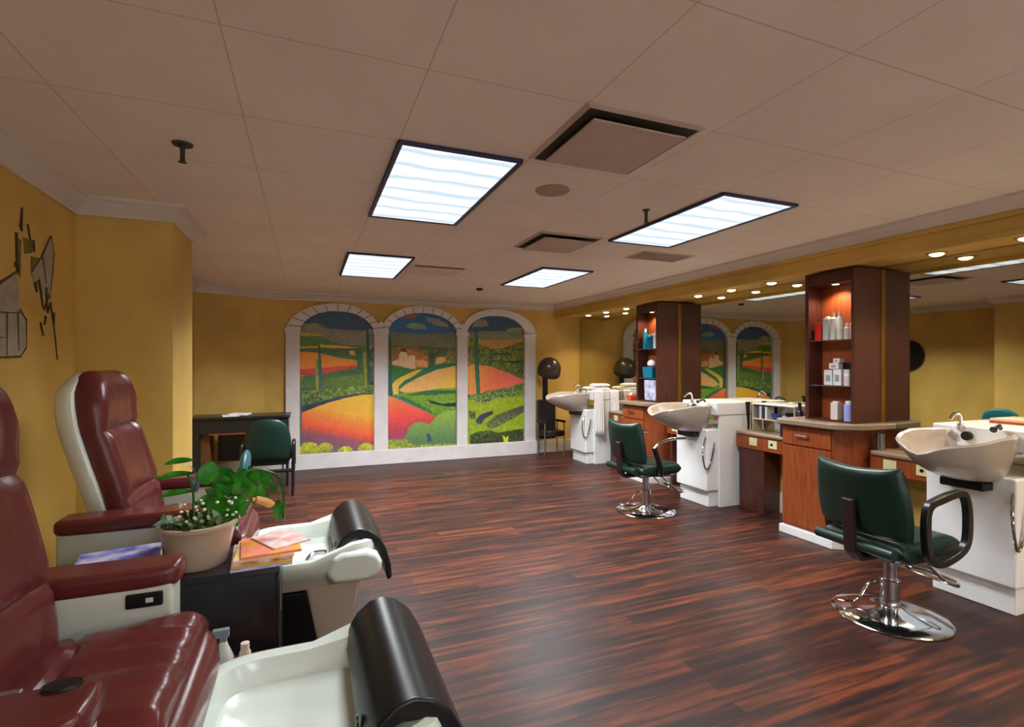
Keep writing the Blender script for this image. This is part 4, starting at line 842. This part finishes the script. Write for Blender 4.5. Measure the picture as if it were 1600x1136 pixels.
# ------------------------------------------------------------------ reception desk, guest chair
t = thing('reception_desk', 'black reception desk with open knee space against the back left corner', 'desk', (-.75, 7.2, 0))
MB().box(-.565, .55, -.20, .28, .865, .90).build('desk_top', M['blacklam'], t, bevel=.008)
MB().box(-.545, .53, -.18, .26, .70, .865).build('front_band', M['blacklam'], t, bevel=.003)
MB().box(-.545, -.44, -.18, .26, 0, .70).build('side_panel', M['blacklam'], t, bevel=.003)
MB().box(.50, .53, -.18, .26, 0, .70).build('side_panel', M['blacklam'], t, bevel=.003)
MB().box(-.44, -.34, -.12, .2, .25, .70).build('drawer_unit', cmat('brown_drawers', (96, 62, 26), .5), t, bevel=.003)
MB().box(-.30, .10, .22, .25, .30, .70).build('back_panel', M['black'], t)
mb = MB(); mb.box(-.34, .12, -.19, -.175, .685, .70); mb.box(.10, .12, -.19, -.175, .45, .70); mb.build('edge_trim', M['orangewood'], t)
t = thing('paper_stack', 'loose white papers lying on top of the black reception desk', 'papers', (-.83, 7.15, .90))
MB().box(-.14, .12, -.1, .1, 0, .012, rz=.2).build('sheet', M['white_matt'], t); MB().box(-.05, .16, -.09, .1, .0125, .026, rz=-.25, ry=.03).build('sheet', M['white_matt'], t)
t = thing('guest_chair', 'dark green guest chair with round back at the reception desk', 'chair', (-.42, 6.72, .0))
s = MB(); s.pillow(lambda u, v: Vector(((-.25+.5*u)*(1-.25*v**4), -.20-.05*v+.03*(2*u-1)**2, .43+.48*v-.06*abs(2*u-1)**3*v)), lambda u, v: Vector((0, 1, .1)), .03, pu=6, pv=7); s.build('backrest', M['green'], t)
s = MB(); s.pillow(lambda u, v: Vector((-.24+.48*u, -.18+.44*v, .43)), lambda u, v: Vector((0, 0, 1)), .045); s.build('seat', M['green'], t)
MB().box(-.22, .22, -.16, .24, .36, .40).build('seat_pan', M['black'], t, bevel=.01)
for sx in (-1, 1):
    mb = MB(); mb.tube(smooth_path([(sx*.27, -.20, .30), (sx*.27, -.20, .58), (sx*.27, -.12, .62), (sx*.27, .16, .60), (sx*.27, .20, .55), (sx*.27, .20, .30)]), .02); mb.build('armrest', M['black'], t)
    for y in (-.2, .2): MB().tube([(sx*.26, y, 0), (sx*.26, y, .40)], .014).build('leg', M['black'], t)
MB().tube([(-.27, -.20, .30), (.27, -.20, .30)], .02).build('stretcher', M['black'], t)

# ------------------------------------------------------------------ hood dryers
def hood_dryer(label, loc, rz, hz=1.46):
    # faces -y (the hood opening looks forward and down)
    t = thing('hood_dryer', label, 'hood dryer', loc, rz, 'dark hood dryers')
    hm = mat('smoked_hood', (56, 50, 40), .25, var=.12, scale=8)
    mb = MB(); o = [(.001, .2)]; prof = [(.20*math.sin(a), .20*math.cos(a)) for a in [PI*.5*k/8 for k in range(9)]]+[(.205, -.06), (.19, -.11), (.178, -.11), (.19, -.05)]+[(.185*math.cos(a), .185*math.sin(a)) for a in [PI*.5*k/6 for k in range(7)]]
    prof[0] = (.001, .2); prof[-1] = (.001, .185)
    h = mb.lathe(prof, n=28).build('hood', hm, t); h.location = (0, -.03, hz); h.rotation_euler = (R(22), 0, 0)
    MB().box(-.045, .045, .08, .13, .80, hz-.02).build('neck', M['black'], t, bevel=.012)
    MB().box(-.17, .17, .03, .11, .27, .94).build('chair_back', M['blacklam'], t, bevel=.015)
    MB().box(-.17, .17, -.26, .03, .34, .44).build('seat', M['blacklam'], t, bevel=.025, seg=3)
    for sx in (-1, 1):
        MB().box(sx*.19-.02, sx*.19+.02, -.22, .05, .56, .60).build('armrest', M['black'], t, bevel=.01)
        for y in (-.2, .02): MB().tube([(sx*.19, y, 0), (sx*.19, y, .57)], .012).build('leg', M['steel'], t)
    return t
hood_dryer('dark hood dryer chair right of the right mural', (3.80, 7.84, 0), R(6))
t = thing('wall_disc', 'dark round disc hung on the left alcove wall, seen in the near mirror', 'wall ornament', (XL, 6.16, 1.70))
mb = MB(); mb.lathe([(.001, 0), (.27, 0), (.285, .012), (.27, .03), (.25, .022), (.001, .022)], n=40); o = mb.build('disc_face', mat('disc_brown', (84, 74, 58), .35, var=.12, scale=8), t); o.rotation_euler = (0, R(90), 0); o.location = (.001, 0, 0)
mb = MB(); mb.lathe([(.27, .02), (.288, .02), (.288, .036), (.27, .036)], n=40); o = mb.build('rim', M['black'], t); o.rotation_euler = (0, R(90), 0); o.location = (.001, 0, 0)
t = thing('guest_chair', 'teal-backed chair in the left alcove seen reflected above the near basin', 'chair', (-.5, 4.36, 0), PI)
s = MB(); s.pillow(lambda u, v: Vector((-.02-.05*v, (-.25+.5*u)*(1-.22*v**4), .44+.44*v-.07*abs(2*u-1)**2.4*v)), lambda u, v: Vector((1, 0, .1)), .03, pu=6, pv=7); s.build('backrest', M['teal'], t)
s = MB(); s.pillow(lambda u, v: Vector((.0+.27*v, -.22+.44*u, .43)), lambda u, v: Vector((0, 0, 1)), .04); s.build('seat', M['teal'], t)
for x in (.0, .25):
    for y in (-.2, .2): MB().tube([(x, y, 0), (x, y, .42)], .012).build('leg', M['black'], t)

# ------------------------------------------------------------------ wall decal on the left wall (flat sketch prints)
DG = mat('decal_grey', (158, 146, 126), .7, var=.12, scale=14); DK = mat('decal_ink', (70, 54, 34), .7, var=.1); DO = mat('decal_olive', (112, 96, 40), .8, var=.2, scale=20)
t = thing('wall_decal', 'sketchy grey and black wall decal of rooftops on the left wall', 'wall decal', (XL, 3.4, 1.9))
def W(pts, z=.0): return [(y-3.4, zz_-1.9) for y, zz_ in pts]
def flat(name, polys, m, d):
    mb = MB()
    for p in polys: mb.prism(W(p), .001, d, 'x')
    return mb.build(name, m, t, smooth=False)
flat('grey_shape', [[(2.75, 1.78), (3.12, 1.90), (3.30, 1.995), (3.32, 1.80), (3.38, 1.76), (3.385, 1.62), (3.33, 1.575), (2.75, 1.555)],
     [(3.43, 2.02), (3.55, 2.12), (3.66, 2.255), (3.70, 2.19), (3.695, 2.06), (3.645, 1.90), (3.62, 1.96), (3.57, 1.91), (3.52, 2.01), (3.47, 1.97)]], DG, .004)
flat('olive_shape', [[(3.36, 2.18), (3.46, 2.19), (3.45, 2.12), (3.37, 2.10)], [(3.44, 2.10), (3.55, 2.11), (3.50, 2.06), (3.44, 2.02)], [(3.29, 2.17), (3.34, 2.16), (3.33, 1.97), (3.31, 2.02)]], DO, .003)
def line(a, b, w): 
    a = Vector(a); b = Vector(b); d = (b-a).normalized(); n = Vector((-d.y, d.x))*w/2
    return [tuple(a+n), tuple(b+n*.4), tuple(b-n*.4), tuple(a-n)]
SK = [((3.335, 2.23), (3.345, 2.33), .02), ((3.33, 2.24), (3.345, 2.21), .028), ((3.29, 2.19), (3.30, 1.98), .02), ((3.28, 2.04), (3.31, 2.0), .035), ((3.40, 2.26), (3.43, 2.18), .012), ((3.46, 2.19), (3.47, 2.13), .02),
      ((3.52, 1.99), (3.57, 1.84), .02), ((3.60, 1.96), (3.62, 1.82), .022), ((3.63, 1.92), (3.58, 1.83), .014), ((3.66, 1.88), (3.62, 1.82), .018), ((3.66, 1.86), (3.70, 1.74), .012), ((3.60, 1.80), (3.585, 1.75), .018),
      ((3.70, 1.83), (3.70, 1.74), .01), ((3.70, 1.74), (3.74, 1.56), .008), ((3.54, 1.76), (3.57, 1.69), .012), ((3.44, 2.02), (3.55, 2.12), .008), ((3.55, 2.12), (3.66, 2.26), .008), ((3.66, 2.26), (3.70, 2.17), .008), ((3.70, 2.17), (3.645, 1.9), .008),
      ((2.75, 1.79), (3.12, 1.905), .016), ((3.12, 1.905), (3.30, 2.0), .014), ((2.75, 1.755), (3.32, 1.79), .012), ((3.20, 1.785), (3.20, 1.575), .01), ((3.30, 1.80), (3.31, 1.60), .012), ((2.75, 1.66), (3.20, 1.66), .01),
      ((3.32, 1.81), (3.38, 1.765), .01), ((3.385, 1.77), (3.385, 1.62), .009), ((3.385, 1.62), (3.33, 1.575), .01), ((3.33, 1.572), (2.75, 1.552), .01), ((3.48, 1.97), (3.50, 1.92), .03), ((3.56, 2.12), (3.60, 1.98), .014), ((3.05, 1.87), (3.05, 1.77), .008)]
flat('ink_line', [line(*q) for q in SK], DK, .006)

# ------------------------------------------------------------------ goods on the towers, counters and desks
def bottle(name, label, cat, x, y, z, r, h, rgb, cap=None, neck=.35, grp=None, sq=False, trans=0, shoulder=.75, mname=None):
    t = thing(name, label, cat, (x, y, z), 0, grp)
    m = mat('b_%d_%d_%d' % rgb, rgb, .25, var=.05, trans=trans)
    if sq: MB().box(-r, r, -r, r, 0, h*shoulder).build('body', m, t, bevel=r*.2)
    else: MB().lathe([(.001, 0), (r*.95, 0), (r, .01), (r, h*(shoulder-.07)), (r*neck, h*shoulder), (.001, h*shoulder)], n=20).build('body', m, t)
    cm = mat('c_%d_%d_%d' % (cap or rgb), cap or rgb, .3, var=.03)
    MB().lathe([(.001, 0), (r*neck, 0), (r*neck*.9, h*(1-shoulder)), (.001, h*(1-shoulder)+.001)], (0, 0, h*shoulder+.0005), n=14).build('cap', cm, t)
    return t
S1, S2, S0 = 1.042+.705, 1.042+.31, 1.042+.013
g = 'bottles on the upper shelf of the near tower'
tag(MB().box(-.03, .03, -.03, .03, 0, .155).build('product_box', cmat('red_box', (214, 40, 22)), loc=(4.27, 3.235, S1), bevel=.002), 'bright red box at the left of the near tower upper shelf', 'box')
bottle('product_bottle', 'clear square bottle next to the red box on upper shelf', 'bottle', 4.27, 3.165, S1, .028, .21, (200, 206, 196), (220, 224, 220), grp=g, sq=True, shoulder=.9, neck=.8)
bottle('product_bottle', 'tall silver bottle left of the middle on near tower upper shelf', 'bottle', 4.26, 3.105, S1, .026, .235, (216, 218, 214), (236, 236, 232), grp=g, neck=.55, shoulder=.85)
bottle('product_bottle', 'tall pale bottle right of the middle on near tower upper shelf', 'bottle', 4.26, 3.045, S1, .025, .24, (224, 226, 220), (240, 240, 236), grp=g, neck=.55, shoulder=.85)
bottle('product_bottle', 'short cream bottle near the right of the near tower upper shelf', 'bottle', 4.26, 2.985, S1, .023, .14, (226, 212, 204), (230, 230, 226), grp=g, neck=.6)
bottle('product_bottle', 'pinkish bottle at the far right of the near tower upper shelf', 'bottle', 4.26, 2.935, S1, .02, .19, (226, 200, 196), (240, 236, 230), grp=g, neck=.5)
bottle('product_bottle', 'slim glassy bottle behind the silver ones on near tower upper shelf', 'bottle', 4.32, 3.075, S1, .02, .20, (190, 196, 190), (210, 210, 206), grp=g, neck=.4)
g = 'white cartons on the middle shelf of the near tower'
for (y0, y1, z0, z1, x0, c, lb, sh) in [(3.10, 3.18, 0, .135, 4.24, (214, 212, 214), 'pale grey carton at the left of the near tower middle shelf', 0), (3.02, 3.095, 0, .14, 4.24, (226, 224, 224), 'white carton in the middle of the near tower middle shelf', 0),
        (2.965, 3.015, 0, .14, 4.26, (206, 204, 206), 'narrow grey carton behind the pink jar on near tower', 0), (3.05, 3.14, .142, .195, 4.25, (222, 220, 218), 'flat white carton stacked on the two tall cartons', 0), (3.045, 3.105, .197, .235, 4.255, (236, 234, 232), 'smallest white carton topmost of the near tower stack', 0)]:
    o = thing('product_carton', lb, 'carton', (x0+.03, (y0+y1)/2, S2+z0), 0, g); w = (y1-y0)/2-.002
    MB().box(-.03, .03, -w, w, 0, z1-z0-.002).build('carton_box', cmat('carton_%d' % c[0], c), o, bevel=.002)
    MB().box(-.0315, -.03, -w*.5, w*.5, (z1-z0)*.25, (z1-z0)*.65).build('carton_panel', cmat('carton_panel', (150, 150, 160)), o)
bottle('cosmetic_jar', 'pink and white jar at the right of the near tower middle shelf', 'jar', 4.225, 2.955, S2, .024, .105, (226, 190, 186), (240, 236, 234), neck=.95)
tag(MB().box(-.02, .02, -.05, .05, 0, .05).build('product_box', M['black'], loc=(4.34, 3.03, S2+.145), bevel=.002), 'small black box behind the stacked white cartons', 'box')
bottle('pump_bottle', 'tall beige clear bottle on the near countertop at the tower foot', 'bottle', 4.235, 3.06, 1.055, .032, .16, (206, 196, 186), (224, 218, 200), sq=True, shoulder=.93, neck=.9)
bottle('pump_bottle', 'grey slim bottle between beige and lavender bottles on the near countertop', 'bottle', 4.30, 3.0, 1.055, .025, .15, (176, 176, 186), (230, 226, 210), shoulder=.85, neck=.6)
bottle('pump_bottle', 'lavender-blue bottle at the right foot of the near tower', 'bottle', 4.225, 2.946, 1.055, .034, .17, (150, 158, 222), (220, 220, 190), shoulder=.88, neck=.7)
T2 = 2.57
g = 'teal bottles in the far tower'
bottle('product_bottle', 'tall teal bottle with white cap on far tower upper shelf', 'bottle', 4.26, 5.78, S1, .03, .27, (8, 130, 160), (236, 236, 240), grp=g, neck=.6, shoulder=.85)
bottle('product_bottle', 'shorter teal bottle in the middle of the far tower upper shelf', 'bottle', 4.26, 5.69, S1, .032, .19, (10, 110, 142), (230, 230, 236), grp=g, neck=.5, shoulder=.9)
bottle('product_bottle', 'dark teal bottle right of the middle on far tower upper shelf', 'bottle', 4.25, 5.62, S1, .028, .20, (8, 92, 122), (226, 226, 230), grp=g, neck=.5, shoulder=.9)
bottle('product_bottle', 'white bottle at the right end of far tower upper shelf', 'bottle', 4.25, 5.545, S1, .03, .225, (228, 230, 236), (240, 240, 240), grp=g, neck=.6, shoulder=.85)
t = thing('gift_bag', 'teal bag with round white top on the far tower middle shelf', 'bag', (4.28, 5.70, S2))
MB().box(-.06, .05, -.12, .10, 0, .15, taper=.85).build('bag_body', cmat('teal_bag', (8, 120, 150)), t, bevel=.01)
MB().lathe([(.001, -.02), (.07, .0), (.075, .03), (.05, .065), (.001, .08)], (0, -.03, .17), n=20, sx=.6).build('bag_top', M['white_matt'], t)
t = thing('product_bag', 'lavender and white patterned bag at the foot of the far tower', 'bag', (4.27, 5.62, 1.055))
MB().box(-.05, .04, -.13, .14, 0, .27, taper=.92).build('bag_body', mat('lavender_pattern', (214, 214, 226), .5, rgb2=(130, 136, 178), scale=14), t, bevel=.012)
# towels at the far end
g = 'folded white towels on the far basin ledge'
for k, (x, y, w) in enumerate([(4.28, 6.98, .11), (4.28, 6.98, .105), (4.28, 7.21, .10)]):
    o = thing('folded_towel', ['folded white towel under another at the near end of the far basin', 'topmost folded white towel at the near end of the far basin', 'single folded white towel behind the towel pair on the far basin'][k], 'towel', (x, y, 1.125+(.056 if k == 1 else 0)), 0, g)
    mb = MB(); mb.pillow(lambda u, v: Vector((-.13+.26*v, -w+2*w*u, .028)), lambda u, v: Vector((0, 0, 1)), .026, 10, 12, pu=6, pv=6); mb.build('towel_fold', M['towel'], o)
def hang(label, x, y, z1, z0, w):
    n = 16; mb = MB(); vs = []; fs = []; prof = [(.026, z1+.005), (.02, z1+.006), (.01, z1+.008), (-.012, z1-.008)]+[(-.016-.004*k, z1-(z1-z0)*k/7) for k in range(1, 8)]; m = len(prof)
    for i in range(n+1):
        xx = -w+2*w*i/n
        for k, (yy, z) in enumerate(prof): vs.append((xx*(1-.012*k), yy+(.010*math.sin(i*1.9)-.008)*(k > 3)*k/10, z))
    for i in range(n):
        for k in range(m-1): fs.append((i*m+k, i*m+k+1, i*m+m+k+1, i*m+m+k))
    mb.add(vs, fs); o = mb.build('hanging_towel', M['towel'], loc=(x, y, 0)); md = o.modifiers.new('s', 'SOLIDIFY'); md.thickness = .006; md.offset = 1
    return tag(o, label, 'towel', 'white towels hanging from the far basin')
hang('long white towel hanging down the near end of the far basin', 4.16, 6.828, 1.125, .44, .085)
hang('shorter white towel hanging at the right of the far basin end', 4.44, 6.828, 1.125, .74, .08)
# counter things at far cabinet
t = thing('red_comb_box', 'small orange-red tray on the far countertop beside the towels', 'tray', (4.18, 5.98, 1.04))
MB().box(-.06, .06, -.06, .05, 0, .07, taper=.8).build('tray_body', cmat('orange_red', (214, 70, 40)), t, bevel=.006)
MB().box(-.03, .05, -.02, .02, .07, .10, rz=.4).build('tray_brush', M['white_matt'], t, bevel=.004)
t = thing('hair_dryer', 'black hair dryer standing on the far countertop left of the tower', 'hair dryer', (4.42, 6.0, 1.04))
mb = MB(); mb.tube([(0, 0, .0), (.0, -.01, .13)], [.02, .018], 14); mb.build('handle', M['black'], t); mb = MB(); mb.tube([(.05, -.03, .15), (-.03, .0, .165), (-.11, .02, .19)], [.036, .04, .026], 16); mb.build('barrel', M['black'], t)
bottle('product_bottle', 'white slim bottle on the far countertop before the hair dryer', 'bottle', 4.30, 5.955, 1.04, .018, .19, (232, 232, 236), (236, 236, 236), neck=.5)
# rack on the low desk under the middle mirror
t = thing('desk_rack', 'small beige rack with white top shelf on the low desk at the mirror', 'rack', (4.47, 3.86, .825))
MB().box(-.07, .07, -.26, .26, .285, .30).build('top_shelf', M['white'], t, bevel=.004)
MB().box(-.07, .07, -.26, .26, .13, .142).build('middle_shelf', cmat('rack_beige', (190, 176, 150)), t, bevel=.003)
for y in (-.255, .245): MB().box(-.065, .065, y, y+.01, 0, .285).build('side_panel', cmat('rack_beige', (190, 176, 150)), t)
for i, (y, w, h, c, lb) in enumerate([(.20, .016, .12, (70, 64, 74), 'dark grey'), (.165, .014, .13, (200, 196, 200), 'pale grey'), (.13, .016, .11, (34, 36, 62), 'navy'), (.095, .013, .125, (214, 206, 196), 'cream')]):
    tag(MB().box(-.05, .05, -w, w, 0, h).build('style_book', cmat('book_%d' % i, c), loc=(4.47, 3.86+y, .825+.142), bevel=.002), lb+' book standing on the rack under the middle mirror', 'book', 'books standing on the desk rack')
mb = MB(); mb.lathe([(.001, 0), (.035, 0), (.055, .06), (.058, .06), (.05, .055), (.033, .006), (.001, .006)], n=24)
tag(mb.build('tint_bowl', cmat('blue_bowl', (60, 74, 150)), loc=(4.46, 3.86, .967)), 'small blue bowl on the middle shelf of the desk rack', 'bowl')
bottle('product_bottle', 'tall navy bottle at the right side of the desk rack', 'bottle', 4.42, 3.562, .825, .032, .34, (22, 26, 52), (30, 30, 40), neck=.5, shoulder=.8)
bottle('product_bottle', 'squat navy bottle on the desk before the rack', 'bottle', 4.335, 3.66, .825, .04, .2, (20, 28, 60), (200, 210, 214), neck=.5, shoulder=.8)
mb = MB(); mb.tube([(0, 0, 0), (0, .0, .08), (0, .01, .30)], [.012, .014, .026], 10); tag(mb.build('brush', M['black'], loc=(4.44, 4.2, .83)), 'black long-handled brush upright by the white end panel', 'brush')
mb = MB(); mb.lathe([(.001, 0), (.032, 0), (.034, .14), (.03, .14), (.028, .01), (.001, .01)], n=24)
tag(mb.build('metal_cup', M['steel'], loc=(4.40, 2.80, .825)), 'brushed metal cup on the low desk beside the near cabinet', 'cup')
# shelf on the wall above the near basin
t = thing('wall_shelf', 'beige wooden shelf with brown edge above the near basin at the right edge', 'shelf', (4.555, 1.835, 1.13))
MB().box(-.14, 0, -.26, .24, .012, .03).build('shelf_board', cmat('shelf_beige', (214, 170, 140)), t, bevel=.003)
MB().box(-.145, 0, -.262, .242, -.03, .012).build('shelf_edge', M['orangewood'], t, bevel=.003)
